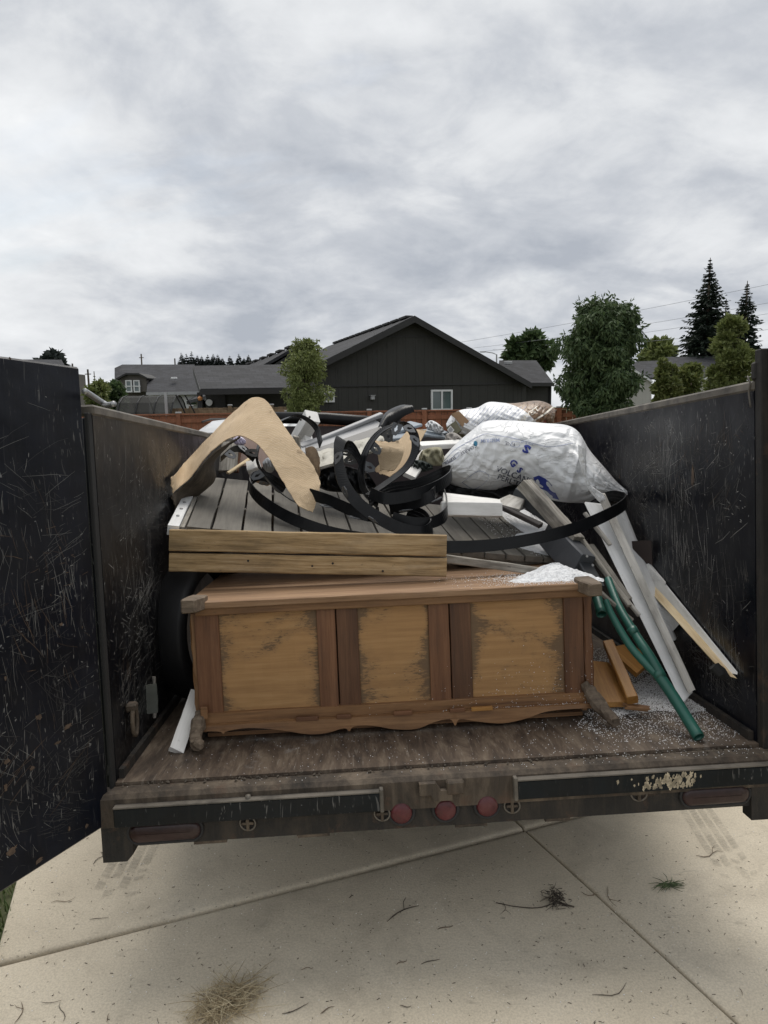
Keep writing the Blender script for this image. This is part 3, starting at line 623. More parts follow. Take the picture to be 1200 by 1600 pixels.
# fences: boards one by one
M_fence = wood('red_brown_fence_board', (.17, .062, .030), (.25, .095, .048), (.31, .125, .068), .8, .25, .3, .16, .2, (.05, .03, .02), along='Z')
M_fence2 = wood('tan_fence_board', (.12, .08, .045), (.17, .12, .07), (.22, .16, .10), .8, .25, .3, .16, .2, (.05, .03, .02), along='Z')
def fence(pxs, D, zt, mat, label, pitch, postpx, base=GZ, cap=True, nm='wooden_fence'):
    x0, x1 = far(pxs[0], 640, D).x, far(pxs[1], 640, D).x; fr = root(nm, label, 'fence', ((x0 + x1) / 2, D, base), Fm=I4)
    g = G(); g.box((-.5 * pitch + .004, 0, 0), (.5 * pitch - .004, .02, zt - base), ch=.003); me = mesh('fence_board', g, mat); n = int((x1 - x0) / pitch)
    for k in range(n):
        o = bpy.data.objects.new('fence_board', me); link(o, fr, Matrix.Translation(V((x0 + (k + .5) * pitch, D + random.uniform(-.003, .003), base + random.uniform(-.006, .006)))))
    if cap: g = G(); g.box((x0, D - .05, zt + .008), (x1, D + .05, zt + .045), ch=.004); emit('top_cap', g, mat, fr, I4)
    g = G(); g.box((x0, D - .035, zt - .16), (x1, D - .004, zt - .07), ch=.003); emit('rail', g, mat, fr, I4)
    for px in postpx:
        x = far(px, 640, D).x; g = G(); g.box((x - .05, D - .075, base), (x + .05, D - .036, zt + .05), ch=.004); emit('post', g, mat, fr, I4)
        g = G(); c = V((x, D - .03, zt + .046)); g.obox(c + V((0, 0, .02)), X_ * .06, Yv * .05, V((0, 0, .02)), 0, .01); emit('post_cap', g, M_sid, fr, I4)
    return fr
zf = far(480, 646.5, 16).z
fence((-350, 1350), 16, zf, M_fence, 'red brown wooden board fence running behind the trailer in front of the houses', .14, (-180, -20, 130, 279, 391, 449, 577, 663, 733, 800, 873, 985, 1080, 1200, 1310))
fence((262, 460), 20, far(350, 637, 20).z, M_fence2, 'older tan board fence between the garage porch and the red brown fence', .14, (299, 360, 425), cap=False, nm='old_fence')
# right houses
rh = root('cream_house', 'cream house with dark grey roof behind the bushes on the right', 'house', (far(1090, 600, 40).x, 42, GZ), Fm=I4)
a_, b_, c_, d_ = far(1075, 600, 40), far(1150, 596, 40), far(1150, 556, 45), far(1040, 558, 45); roofplane(a_, b_, c_, d_, .12, M_shin2, rh)
g = G(); P = [far(1094, 597, 39.7), far(1123, 576, 39.7), far(1152, 597, 39.7), far(1152, 640, 39.7), far(1094, 640, 39.7)]; g.prism(P, (0, 4, 0)); emit('gable_wall', g, M_sidec, rh, I4)
for (x0, y0, x1, y1) in ((1088, 600.5, 1123, 575), (1158, 600, 1123, 575)):
    a_, b_ = far(x0, y0, 39.5), far(x1, y1, 39.5); g = G(); g.prism([a_, b_, b_ + V((0, 0, -.1)), a_ + V((0, 0, -.1))], (0, .4, 0)); emit('barge_board', g, M_wtrim, rh, I4)
    a_, b_ = far(x0, y0 - 2, 39.5), far(x1, y1 - 2, 39.5); g = G(); g.prism([a_, b_, b_ + V((0, 0, .04)), a_ + V((0, 0, .04))], (0, 4.4, 0)); emit('gable_roof', g, M_shin2, rh, I4)
rh2 = root('cream_house', 'cream house with dark roof seen just right of the big round tree', 'house', (far(1010, 600, 42).x, 44, GZ), Fm=I4)
a_, b_, c_, d_ = far(995, 590, 42), far(1060, 590, 42), far(1060, 562, 46), far(990, 565, 46); roofplane(a_, b_, c_, d_, .12, M_shin2, rh2)
g = G(); P = [far(990, 578, 41.7), far(1018, 594, 41.7), far(1018, 640, 41.7), far(990, 640, 41.7)]; g.prism(P, (0, 4, 0)); emit('wall', g, M_sidec, rh2, I4)
a_, b_ = far(1020, 595, 41.5), far(990, 576, 41.5); g = G(); g.prism([a_, b_, b_ + V((0, 0, -.12)), a_ + V((0, 0, -.12))], (0, .4, 0)); emit('barge_board', g, M_wtrim, rh2, I4)
lh = root('distant_roof', 'small dark roof showing above the open left trailer door', 'house', (far(70, 600, 60).x, 62, GZ), Fm=I4)
a_, b_, c_, d_ = far(-70, 578, 60), far(104, 576, 60), far(96, 562, 64), far(-50, 561, 64); roofplane(a_, b_, c_, d_, .2, M_shin2, lh); g = G(); g.box((far(-64, 600, 60.5).x, 60.5, GZ), (far(92, 600, 60.5).x, 66, a_.z - .25)); emit('wall', g, M_side2, lh, I4)
# trees
def leafmat(name, c1, c2, c3):
    m = NT(name); ge = m.n('ShaderNodeNewGeometry'); n = m.noise(m.co(rand=False), 1.6, 3, .5)
    f = m.math('ADD', m.math('MULTIPLY', ge.outputs['Random Per Island'], .55), m.math('MULTIPLY', n, .5)); c = m.ramp(f, [(.25, c1), (.52, c2), (.8, c3)])
    m.done(c, .55, None, 0, .35); tl = m.n('ShaderNodeBsdfTranslucent'); m.l(c, tl.inputs[0]); mx = m.n('ShaderNodeMixShader'); mx.inputs[0].default_value = .25; m.l(m.b.outputs[0], mx.inputs[1]); m.l(tl.outputs[0], mx.inputs[2]); m.l(mx.outputs[0], m.out.inputs[0]); return m.mat
ML_dark = leafmat('dark_green_leaves', (.034, .062, .024), (.068, .108, .042), (.115, .16, .07)); ML_mid = leafmat('mid_green_leaves', (.095, .12, .036), (.17, .205, .065), (.25, .28, .11))
ML_yel = leafmat('yellow_green_leaves', (.075, .10, .028), (.14, .17, .05), (.21, .23, .085)); ML_con = leafmat('conifer_needles', (.008, .016, .010), (.016, .028, .017), (.028, .042, .025)); ML_far = leafmat('far_conifer_needles', (.020, .028, .026), (.03, .04, .036), (.045, .055, .05))
M_bark = wood('bark', (.06, .045, .03), (.10, .08, .06), (.15, .12, .09), .9, .5, .5, .1, .6, (.03, .02, .015), along='Z')
def leaf(g, c, L_, W_, dr, tw):
    s = dr.cross(tw); s = s.normalized() if s.length > 1e-6 else V((1, 0, 0)); n_ = dr.cross(s) * (.12 * L_)
    g.v += [c, c + dr * L_ * .45 + s * W_ + n_, c + dr * L_, c + dr * L_ * .45 - s * W_ + n_]; b = len(g.v) - 4; g.f.append((b, b + 1, b + 2, b + 3)); g.m.append(0)
def rv(): 
    while True:
        v = V((random.uniform(-1, 1), random.uniform(-1, 1), random.uniform(-1, 1)))
        if .05 < v.length < 1: return v.normalized()
def tree(name, px, py0, py1, wpx, D, mat, label, n, ls, lw, droop=.3, shape=None, clumps=60, csz=.26, group=None, sprig=0, seed=1, trunk=True, cat='tree', base=None):
    """crown spanning photo rows py0..py1 and wpx columns at distance D"""
    random.seed(seed); top = far(px, py0, D); bot = far(px, py1, D); Hc = top.z - bot.z; Wc = wpx * D / F / 2; bz = GZ if base is None else base; c0 = V((top.x, D, (top.z + bot.z) / 2))
    t = root(name, label, cat, (c0.x, D, bz), group, I4); cl = []
    shape = shape or (lambda s: math.sin(math.pi * min(1, max(0, s * .92 + .05))) ** .6)
    for k in range(clumps):
        s = random.random(); r = shape(s); a = random.uniform(0, 6.283); q = random.uniform(.35, .86) if random.random() < .75 else random.uniform(0, .4)
        cl.append((V((c0.x + math.cos(a) * r * q * Wc, D + math.sin(a) * r * q * Wc, bot.z + Hc * (.06 + .88 * s))), csz * min(Wc, Hc / 2) * random.uniform(.7, 1.25) * (.55 + .45 * r)))
    g = G()
    for k in range(n):
        c, r = cl[random.randrange(len(cl))]; d = rv(); rr = r * random.uniform(.45, 1.08) ** .7; p = c + V((d.x, d.y, d.z * .8)) * rr
        dr = (d * (1 - droop) + V((0, 0, -1)) * droop + rv() * .5).normalized(); leaf(g, p, ls * random.uniform(.6, 1.2), lw * random.uniform(.7, 1.2), dr, rv())
    for k in range(sprig):
        c, r = cl[random.randrange(len(cl))]; d = rv(); d.z = abs(d.z) * .8 + .1; d.normalize(); st = c + d * r * .8; L_ = r * random.uniform(.5, 1.1)
        for j in range(9): p = st + d * L_ * j / 8 + V((0, 0, -.12 * L_ * (j / 8) ** 2)); leaf(g, p, ls * .9, lw, (d * .5 + rv() * .8 + V((0, 0, -droop * .5))).normalized(), rv())
    emit('crown', g, mat, t, I4)
    if trunk:
        g = G(); g.tube([V((c0.x, D, bz)), V((c0.x + .05, D, bot.z + Hc * .2)), V((c0.x - .03, D + .04, bot.z + Hc * .55)), V((c0.x, D, bot.z + Hc * .85))], [Wc * .10 + .03, Wc * .08 + .02, Wc * .04 + .015, .01], 10)
        for k in range(14):
            c, r = cl[k * 3 % len(cl)]; s = max(.1, (c.z - bot.z) / Hc * .6); st = V((c0.x, D, bot.z + Hc * s * .8)); g.tube([st, st.lerp(c, .5) + V((0, 0, .05 * Hc)), c], [Wc * .035, Wc * .022, .006], 5)
        emit('trunk', g, M_bark, t, I4)
    return t
tree('round_tree', 940, 466, 652, 138, 14.5, ML_dark, 'big dark green round tree with drooping leaves right of the gable house', 30000, .125, .022, .7, lambda s: (math.sin(math.pi * min(1, s * .72 + .2)) ** .5), 150, .23, sprig=330, seed=3)
tree('young_tree', 472, 530, 652, 84, 15, ML_mid, 'light green young tree in front of the dark house, left of the gable', 9500, .085, .017, .4, lambda s: (.55 + .45 * math.sin(math.pi * min(1, s * .9 + .05))) * (1 if s < .7 else 1 - (s - .7) * 1.7), 55, .30, sprig=120, seed=5)
tree('round_tree', 828, 524, 582, 72, 62, ML_dark, 'distant bushy green tree rising behind the hipped wing roof', 3600, .75, .22, .2, None, 40, .33, seed=8, trunk=True)
tree('round_tree', 1029, 534, 575, 46, 60, ML_mid, 'distant green tree just right of the big round tree', 1800, .7, .22, .2, None, 24, .35, seed=9)
tree('columnar_tree', 1146, 492, 640, 66, 21, ML_mid, 'upright mid green columnar tree in front of the conifers on the right', 7500, .16, .04, -.35, lambda s: (.72 + .28 * math.sin(math.pi * s)) * (1 if s < .6 else 1 - (s - .6) * 1.5), 60, .30, sprig=110, seed=12)
tree('green_shrub', 1043, 562, 640, 42, 19, ML_yel, 'olive green upright shrub beside the big round tree', 3600, .12, .035, -.2, lambda s: (.8 + .2 * math.sin(math.pi * s)) * (1 if s < .6 else 1 - (s - .6) * 1.6), 36, .34, sprig=40, seed=14, cat='shrub')
tree('green_shrub', 1078, 572, 640, 48, 19.5, ML_yel, 'yellow green spreading shrub in front of the cream gable', 3600, .13, .04, -.1, lambda s: .95 * (1 if s < .6 else 1 - (s - .6) * 1.4), 36, .36, sprig=60, seed=15, cat='shrub')
tree('green_shrub', 178, 598, 640, 44, 32, ML_dark, 'dark green shrub at the left corner of the far grey house', 1800, .22, .07, .1, None, 24, .35, seed=16, cat='shrub')
tree('green_shrub', 152, 598, 650, 50, 30, ML_yel, 'yellow green shrub rising behind the bent rod of the trailer', 2200, .2, .06, .1, None, 26, .35, seed=17, cat='shrub')
tree('round_tree', 84, 552, 590, 34, 75, ML_far, 'distant dark tree above the open left trailer door', 1400, .8, .26, .2, None, 20, .36, seed=18)
def conifer(px, py0, py1, wpx, D, mat, label, layers, per, ls, seed, group=None, gap=0.0, name='conifer_tree'):
    random.seed(seed); top = far(px, py0, D); Hc = top.z - GZ; yb = far(px, py1, D).z; W_ = wpx * 1.25 * D / F / 2; t = root(name, label, 'tree', (top.x, D, GZ), group, I4); g = G(); Hv = top.z - yb
    for i in range(layers):
        s = (i + random.random() * .6) / layers; z = top.z - .1 - Hv * 1.12 * s; R_ = W_ * (s ** .85 * 1.0 + .02) * random.uniform(.6, 1.15)
        nb = 4 + int(9 * s ** .7)
        for b in range(nb):
            if random.random() < gap: continue
            a = random.uniform(0, 6.283); L_ = R_ * random.uniform(.65, 1.12); d = V((math.cos(a), math.sin(a), 0)); st = V((top.x, D, z))
            for j in range(per):
                q = (j + random.random()) / per; lift = .10 * (1 - s) - .32 * q + .16 * q * q * 2; p = st + d * L_ * q + V((0, 0, L_ * lift)); sd = V((-d.y, d.x, 0)) * random.choice((-1, 1))
                dr = (d * .55 + sd * random.uniform(.2, 1) + V((0, 0, random.uniform(-.55, .15)))).normalized(); leaf(g, p, ls * (1.15 - .5 * q) * (.22 + .78 * min(1, s * 1.6)) * random.uniform(.7, 1.2), ls * .13 * (.35 + .65 * min(1, s * 2)), dr, rv())
    emit('crown', g, mat, t, I4)
    g = G(); g.tube([V((top.x, D, GZ)), V((top.x, D, top.z - Hv * .5)), V((top.x, D, top.z + .05))], [W_ * .10, W_ * .06, .02], 7); emit('trunk', g, M_bark, t, I4); return t
conifer(1110, 404, 560, 84, 46, ML_con, 'tallest dark conifer on the right, behind the columnar tree', 44, 13, .55, 21)
conifer(1168, 440, 560, 66, 44, ML_con, 'second dark conifer with sparse drooping branches at the right edge', 34, 11, .50, 22, gap=.18)
conifer(1135, 468, 560, 40, 47, ML_con, 'lower conifer filling the gap between the two tall ones', 20, 9, .5, 25)
conifer(147, 582, 640, 14, 34, ML_mid, 'small slim conifer left of the far grey house', 14, 6, .22, 23)
for i, (px, y0, w) in enumerate(((283, 551, 10), (291, 553, 9), (299, 549, 11), (308, 555, 9), (315, 556, 10), (324, 554, 11), (333, 553, 12), (340, 554, 11), (347, 559, 9), (359, 556, 9), (373, 553, 11), (381, 559, 9), (388, 554, 11))):
    conifer(px, y0, 574, w, 110, ML_far, ['leftmost', 'second', 'third', 'fourth', 'fifth', 'sixth', 'seventh', 'eighth', 'ninth', 'tenth', 'eleventh', 'twelfth', 'rightmost'][i] + ' of the small conifers on the skyline above the garage roof', 12, 4, .75, 30 + i, 'row of distant conifers above the garage roof')
random.seed(99)
# wires, poles, street lamp
M_wire = plain('wire', (.30, .31, .33), .6)
for i, (a, b) in enumerate((((560, 559), (1260, 432)), ((700, 548), (1260, 462)), ((720, 552), (1260, 480)), ((770, 546), (1260, 508)))):
    A_, B_ = far(*a, 66), far(*b, 48); g = G(); g.tube([A_.lerp(B_, t) - V((0, 0, 1.2 * t * (1 - t))) for t in [k / 12 for k in range(13)]], .012, 5)
    emit('power_line', g, M_wire, None, I4, label=('topmost', 'second', 'third', 'lowest')[i] + ' of the power lines running past the big conifers', cat='power line', group='power lines across the right of the sky')
for px, y0, D, lb in ((137, 577, 70, 'thin utility pole left of the far grey house'), (220.5, 553, 90, 'distant utility pole behind the far grey roof'), (113, 568, 80, 'short distant pole above the left trailer door'), (273, 560, 90, 'faint thin pole at the right end of the far grey roof')):
    A_ = far(px, y0, D); g = G(); g.tube([V((A_.x, D, GZ)), A_], [.16, .09], 6)
    if y0 != 560: g.box((A_.x - .28, D - .06, A_.z - .5), (A_.x + .28, D + .06, A_.z - .42))
    emit('utility_pole', g, M_bark, None, I4, label=lb, cat='utility pole')
A_ = far(776, 554, 50); g = G(); g.tube([V((A_.x, 50, GZ)), A_, A_ + V((-.3, 0, .12)), far(757, 549.5, 50)], [.07, .05, .035, .03], 6); g.box(far(757, 549.5, 50) + V((-.3, -.08, -.05)), far(757, 549.5, 50) + V((.08, .08, .03)), ch=.02)
emit('street_lamp', g, M_sid, None, I4, label='grey street lamp on a curved arm behind the hipped wing roof', cat='street lamp')
# white car beyond the trailer
M_carp = plain('white_car_paint', (.66, .67, .68), .25, 0, .02, 2, .0, 10, .5); 
cx_ = far(374, 660, 9.2).x; cr_ = root('parked_car', 'white car parked beyond the left wall of the trailer, only its roof showing', 'car', (cx_, 11, -.2), Fm=I4)
zr = far(330, 657.5, 9.4).z
secs = [(9.0, .55, .60, .80), (9.02, .95, .92, .86), (9.15, 1.02, 1.10, .92), (9.5, zr - .10, zr - .30, .93), (9.9, zr - .01, zr - .16, .93), (10.8, zr, zr - .14, .94), (11.6, zr - .03, zr - .17, .93), (12.2, .95, .93, .94), (13.4, .85, .80, .90), (13.6, .45, .42, .84)]
g = G(); rows = []
for y, zc, zs, hw in secs:
    rows.append([V((cx_ + sx * hw * q, y, z)) for sx, q, z in ((-1, .96, .05), (-1, 1.0, .35), (-1, .99, min(.80, zs)), (-1, .80 if zs > 1.1 else .95, zs), (-1, .55, zc), (0, 0, zc + .015), (1, .55, zc), (1, .80 if zs > 1.1 else .95, zs), (1, .99, min(.80, zs)), (1, 1.0, .35), (1, .96, .05))])
g.grid(rows, 0, True); g.f += [tuple(range(11)), tuple(range(99, 110))]; g.m += [0, 0]; emit('body', g, M_carp, cr_, I4, True)
g = G(); g.grid([[V((cx_ + s * .62 * (1 - .12 * q), 9.17 + .30 * q, 1.12 + (zr - .16 - 1.12) * q + .004)) for s in (-1, -.5, 0, .5, 1)] for q in (0, .5, 1)]); 
for v in g.v: v.y -= .03
emit('rear_window', g, M_glass2, cr_, I4, True)
for s in (-1, 1):
    g = G(); g.tube([V((cx_ + s * .58, 9.6, zr - .015)), V((cx_ + s * .60, 10.2, zr + .012)), V((cx_ + s * .60, 11.3, zr + .0))], .014, 6); emit('roof_rail', g, M_trim, cr_, I4, True)
    g = G(); g.prism([V((cx_ + s * .955, 9.0, .62)), V((cx_ + s * .955, 9.12, .62)), V((cx_ + s * .955, 9.12, .95)), V((cx_ + s * .955, 9.02, .95))], (-s * .12, 0, 0)); emit('tail_lamp', g, M_red, cr_, I4)
    for y in (9.9, 12.8):
        g = G(); g.disc(V((cx_ + s * .95, y, .12)), (-s, 0, 0), .33, .22, 24); w_ = emit('wheel', g, M_rub, cr_, I4, True)
        g = G(); g.disc(V((cx_ + s * .955, y, .12)), (-s, 0, 0), .2, .02, 20); emit('hubcap', g, M_metal, w_, I4)

# ------------------------------------------------------------------ dump trailer
HW, H, LB = 1.025, 1.154, 4.05
tr = root('dump_trailer', 'black steel dump trailer with both rear doors swung open, loaded with junk', 'trailer', (0, 2, -.2))
g = G(); g.box((-HW, .0, -.012), (HW, LB, 0)); emit('bed_floor', g, M_deckfloor, tr)
for s in (-1, 1):
    g = G(); g.box((s * HW, .015, -.02), (s * (HW + .008), LB, H - .02)); emit('side_wall', g, M_steel_in if s < 0 else M_steel, tr)
    g = G(); g.box((s * (HW - .006), .012, H - .02), (s * (HW + .05), LB, H + .012), ch=.006); emit('top_rail', g, M_edge, tr)
    for yy in (.08, .8, 1.6, 2.4, 3.2, 3.95):
        g = G(); g.box((s * (HW + .008), yy, -.08), (s * (HW + .058), yy + .06, H - .02), ch=.004); emit('side_post', g, M_steel, tr)
    g = G(); g.box((s * (HW - .018), .03, 0), (s * (HW - .001), LB, .03)); emit('floor_weld', g, M_mudd, tr)
g = G(); g.prism([(-HW, LB, -.02), (HW, LB, -.02), (HW, LB, 1.18), (.3, LB, 1.22), (-.2, LB, 1.30), (-HW, LB, 1.33)], (0, .01, 0)); emit('front_wall', g, plain('front_wall_steel', (.03, .02, .02), .6), tr)
g = G(); g.tube([V((-.95, LB - .02, 1.40)), V((-.45, LB - .02, 1.375)), V((.2, LB - .02, 1.30))], .05, 20); ro = emit('tarp_roller', g, M_pl, tr, smooth=True)
for x in (-1.0, .21):
    g = G(); g.box((x, LB - .06, 1.0), (x + .05, LB + .03, 1.40 if x < 0 else 1.3), ch=.004); emit('roller_bracket', g, M_steel, tr)
# rear sill and bumper
g = G(); prof = [(-.005, -.010), (-.018, -.008), (-.05, -.014), (-.062, -.026), (-.064, -.112), (-.01, -.112)]
g.prism([(-HW - .03, y, z) for y, z in prof], (2 * HW + .06, 0, 0)); emit('rear_sill', g, M_mud, tr)
g = G(); g.prism([(-HW - .03, -.006, -.112), (-HW - .03, -.05, -.112), (-HW - .03, -.05, -.178), (-HW - .03, -.006, -.178)], (2 * HW + .06, 0, 0)); sk = emit('rear_skirt', g, M_mudd, tr)
for x0, x1 in ((-HW - .032, -.985 + .02), (.985 - .02, HW + .09)):
    g = G(); g.prism([(x0, -.006, -.115), (x1, -.006, -.115), (x1, -.006, -.20), (x1 - .02, -.006, -.222), (x0, -.006, -.222)], (0, -.052, 0)); emit('corner_leg', g, M_mudd, tr)
def barat(xl, xr, yl0, yr0, name):
    Yb = -.085
    a, b = ty(xl, yl0, Yb), ty(xr, yr0, Yb); z = (a.z + b.z) / 2
    g = G(); g.box((a.x, Yb, z - .058), (b.x, -.0645, z), ch=.003); o = emit(name, g, M_bar, tr)
    g = G(); g.box((a.x, Yb - .002, z + .0005), (b.x, -.05, z + .0055), ch=.001); emit('bar_edge', g, M_edge, o); return a, b, z
aL, bL, zL = barat(176, 596, 1265, 1240, 'step_bar')
aR, bR, zR = barat(806, 1230, 1221, 1196, 'step_bar')
for x, z in ((bL.x, zL), (aR.x, zR)):
    g = G(); g.prism([(x - .008, -.064, z + .03), (x + .008, -.064, z + .03), (x + .008, -.086, z), (x + .008, -.086, z - .058), (x - .008, -.086, z - .058), (x - .008, -.064, z)], (0, 0, 0.0001)) if False else g.box((x - .006, -.088, z - .06), (x + .006, -.0645, z + .012), ch=.002)
    emit('bar_bracket', g, M_edge, tr)
def ring(c, ax, R, r, n=20, m=8):
    ax = V(ax).normalized(); a = ax.orthogonal().normalized(); b = ax.cross(a)
    return [V(c) + (a * math.cos(t * 2 * math.pi / n) + b * math.sin(t * 2 * math.pi / n)) * R for t in range(n)]
for px, py in ((627, 1269), (696, 1264), (761, 1258)):
    c = ty(px, py, -.055); c.y = -.05
    g = G(); g.tube(ring(c + V((0, -.004, 0)), (0, 1, 0), .0385, .006, 28), .0065, 8, closed=True); o = emit('tail_light', g, M_rub, tr, smooth=True)
    g = G(); rows = [[c + V((math.cos(a * math.pi / 14) * r, -.002 - q, math.sin(a * math.pi / 14) * r)) for a in range(28)] for r, q in ((.0345, .004), (.032, .012), (.027, .016), (.014, .019), (.0005, .020))]
    g.grid(rows, 0, True); emit('lens', g, M_red, o, smooth=True)
def oval(c, w, h, n=24):
    out = []
    for k in range(n):
        a = 2 * math.pi * k / n; sx = 1 if math.cos(a) > 0 else -1; out.append(V((c.x + sx * (w - h) + math.cos(a) * h, c.y, c.z + math.sin(a) * h)))
    return out
for px, py in ((258, 1299), (1118, 1242)):
    c = ty(px, py, -.055); c.y = -.05; c.z = max(c.z, -.158)
    g = G(); g.tube(oval(c + V((0, -.003, 0)), .112, .034), .006, 8, closed=True); o = emit('tail_light', g, M_rub, tr, smooth=True)
    g = G(); rows = [[V((p.x, c.y - .002 - q, p.z)) for p in oval(c, .108 - d, .030 - d)] for d, q in ((0, .004), (.004, .012), (.012, .015), (.0295, .016))]
    g.grid(rows, 0, True); emit('lens', g, M_redd, o, smooth=True)
for px, py in ((387, 1286), (597, 1271), (800, 1259), (998, 1240)):
    c = ty(px, py, -.055); c.y = -.056
    g = G(); g.tube(ring(c, (.15, 1, .1), .024, .004, 18), .0028, 6, closed=True); o = emit('tie_ring', g, M_edge, tr, smooth=True)
    g = G(); g.box(c + V((-.005, -.006, -.022)), c + V((.005, .004, .022)), ch=.002); g.box(c + V((-.018, -.004, -.004)), c + V((.018, .004, .004)), ch=.001); emit('ring_clip', g, M_mud, o)
a = ty(655, 1228, -.08); b = ty(715, 1225, -.08); c = ty(686, 1250, -.08)
g = G(); g.prism([(a.x, -.0645, a.z + .006), (a.x + .05, -.0645, a.z + .006), (a.x + .066, -.0645, a.z - .018), (a.x + .10, -.0645, a.z - .018), (a.x + .10, -.0645, a.z - .05), (a.x + .045, -.0645, a.z - .05), (a.x + .035, -.0645, a.z - .03), (a.x, -.0645, a.z - .03)], (0, -.02, 0)); emit('door_latch', g, M_mud, tr)
g = G(); g.box((b.x - .035, -.0645, b.z - .03), (b.x + .02, -.09, b.z + .012), ch=.005); emit('latch_block', g, M_mud, tr)
for px, py, w in ((735, 1321 - 52, .05), (490, 1307, .05), (870, 1272, .04), (330, 1322, .05)):
    c = ty(px, py, -.04); g = G(); g.box((c.x - w, -.05, -.188), (c.x + w, -.02, -.1785), ch=.001); emit('skirt_lug', g, M_mud, tr)
# pin stub on the sill, paint scuffs and scratches
c = ty(388, 1248, -.07); g = G(); g.tube([c + V((0, .0, -.012)), c + V((0, -.004, .012))], .008, 10); emit('hinge_pin', g, M_edge, tr, smooth=True)
rs = random.Random(3)
def scuffs(name, org, U, Vv, n, nrm, gen, mats, parent, off=.0008):
    """thin scratch marks on a plate: gen() gives (u, v, length, angle, width, material)"""
    g = G(); nrm = V(nrm).normalized()
    for _ in range(n):
        u, v, L_, a, w, mi = gen()
        p = V((u, v)); seg = max(2, min(6, int(L_ / .04))); cur = rs.gauss(0, .9); pts = []
        for k in range(seg + 1):
            pts.append(p.copy()); a2 = a + cur * L_ * (k / seg) + rs.gauss(0, .06); p = p + V((math.cos(a2), math.sin(a2))) * (L_ / seg)
        rows = []
        for k, q in enumerate(pts):
            t = (pts[min(k + 1, seg)] - pts[max(k - 1, 0)]).normalized(); nn = V((-t.y, t.x)); ww = w * (.25 + math.sin(math.pi * (k + .4) / (seg + .8)))
            rows.append([org + U * (q.x + nn.x * ww) + Vv * (q.y + nn.y * ww) + nrm * off, org + U * (q.x - nn.x * ww) + Vv * (q.y - nn.y * ww) + nrm * off])
        g.grid(rows, mi)
    return emit(name, g, mats, parent, kind='stuff')
def clampgen(uw, vh, centers):
    st = {'n': 0}
    def f():
        while True:
            if st['n'] <= 0:
                if rs.random() < .55: cx, cy, sx, sy = rs.choice(centers); st['c'] = (rs.gauss(cx, sx), rs.gauss(cy, sy))
                else: st['c'] = (rs.uniform(0, uw), rs.uniform(0, vh))
                st['n'] = rs.choice((1, 2, 4, 8, 16, 34)); st['a'] = rs.choice((rs.uniform(0, 3.14), rs.gauss(1.57, .12), rs.gauss(1.5, .1), rs.gauss(.45, .15), rs.gauss(2.75, .2))); st['l'] = rs.lognormvariate(-3.0, .7); st['r'] = rs.uniform(.02, .16); st['w'] = rs.choice((.0003, .00035, .0004, .0006)); st['m'] = rs.random()
            st['n'] -= 1; u, v = rs.gauss(st['c'][0], st['r']), rs.gauss(st['c'][1], st['r'] * .7); L_ = min(.5, st['l'] * rs.uniform(.3, 1.6)); a = st['a'] + rs.gauss(0, .16)
            if rs.random() < .12: L_ = rs.uniform(.004, .012)
            if .03 < u < uw - L_ - .02 and .02 < v < vh - L_ - .03 and u - L_ > 0 and v - L_ > 0: break
        return u, v, L_, a, (st['w'] if L_ > .012 else .0011), (0 if st['m'] < .22 or L_ < .012 and rs.random() < .4 else 2 if st['m'] > .95 else 1)
    return f
MS = [M_scr, M_scrd, M_scrb]
scuffs('scratch_marks', V((-HW, .02, 0)), V((0, 1, 0)), V((0, 0, 1)), 3000, (1, 0, 0), clampgen(2.6, 1.12, [(.4, .5, .25, .25), (.8, .9, .3, .15), (.3, .25, .2, .15)]), MS, tr)
scuffs('scratch_marks', V((HW, .02, 0)), V((0, 1, 0)), V((0, 0, 1)), 4200, (-1, 0, 0), clampgen(2.9, 1.12, [(.5, .95, .3, .12), (1.0, .8, .3, .2), (.5, .3, .3, .18)]), MS, tr)
# doors
def door(side, hx, dirv, zlo, zhi, mat, W_=1.0):
    d = V(dirv).normalized(); n = V((-d.y, d.x, 0)) * (1 if side < 0 else -1)     # n points to the bed side
    if n.x * -side < 0: n = -n
    o0 = V((hx, -.03, 0)); g = G(); t = .045
    g.obox(o0 + d * (W_ / 2) - n * t / 2 + V((0, 0, (zlo + zhi) / 2)), d * (W_ / 2), n * (t / 2), V((0, 0, (zhi - zlo) / 2)), 0, .006)
    o = emit('rear_door', g, mat, tr)
    return o, o0, d, n
dd = -rayt(1080, 728); dd.z = 0
do, o0, d, n = door(-1, -1.036, dd, -.112, 1.272, M_steel_door)
dgen = clampgen(.95, 1.36, [(.3, .35, .3, .2), (.6, .2, .2, .15), (.15, .6, .1, .2)])
s_ = scuffs('scratch_marks', o0 + V((0, 0, -.11)), d, V((0, 0, 1)), 1700, n, dgen, [plain('door_scratch', (.17, .17, .165), .5), plain('faint_door_scratch', (.04, .04, .042), .5), M_scrb], do, .0012)
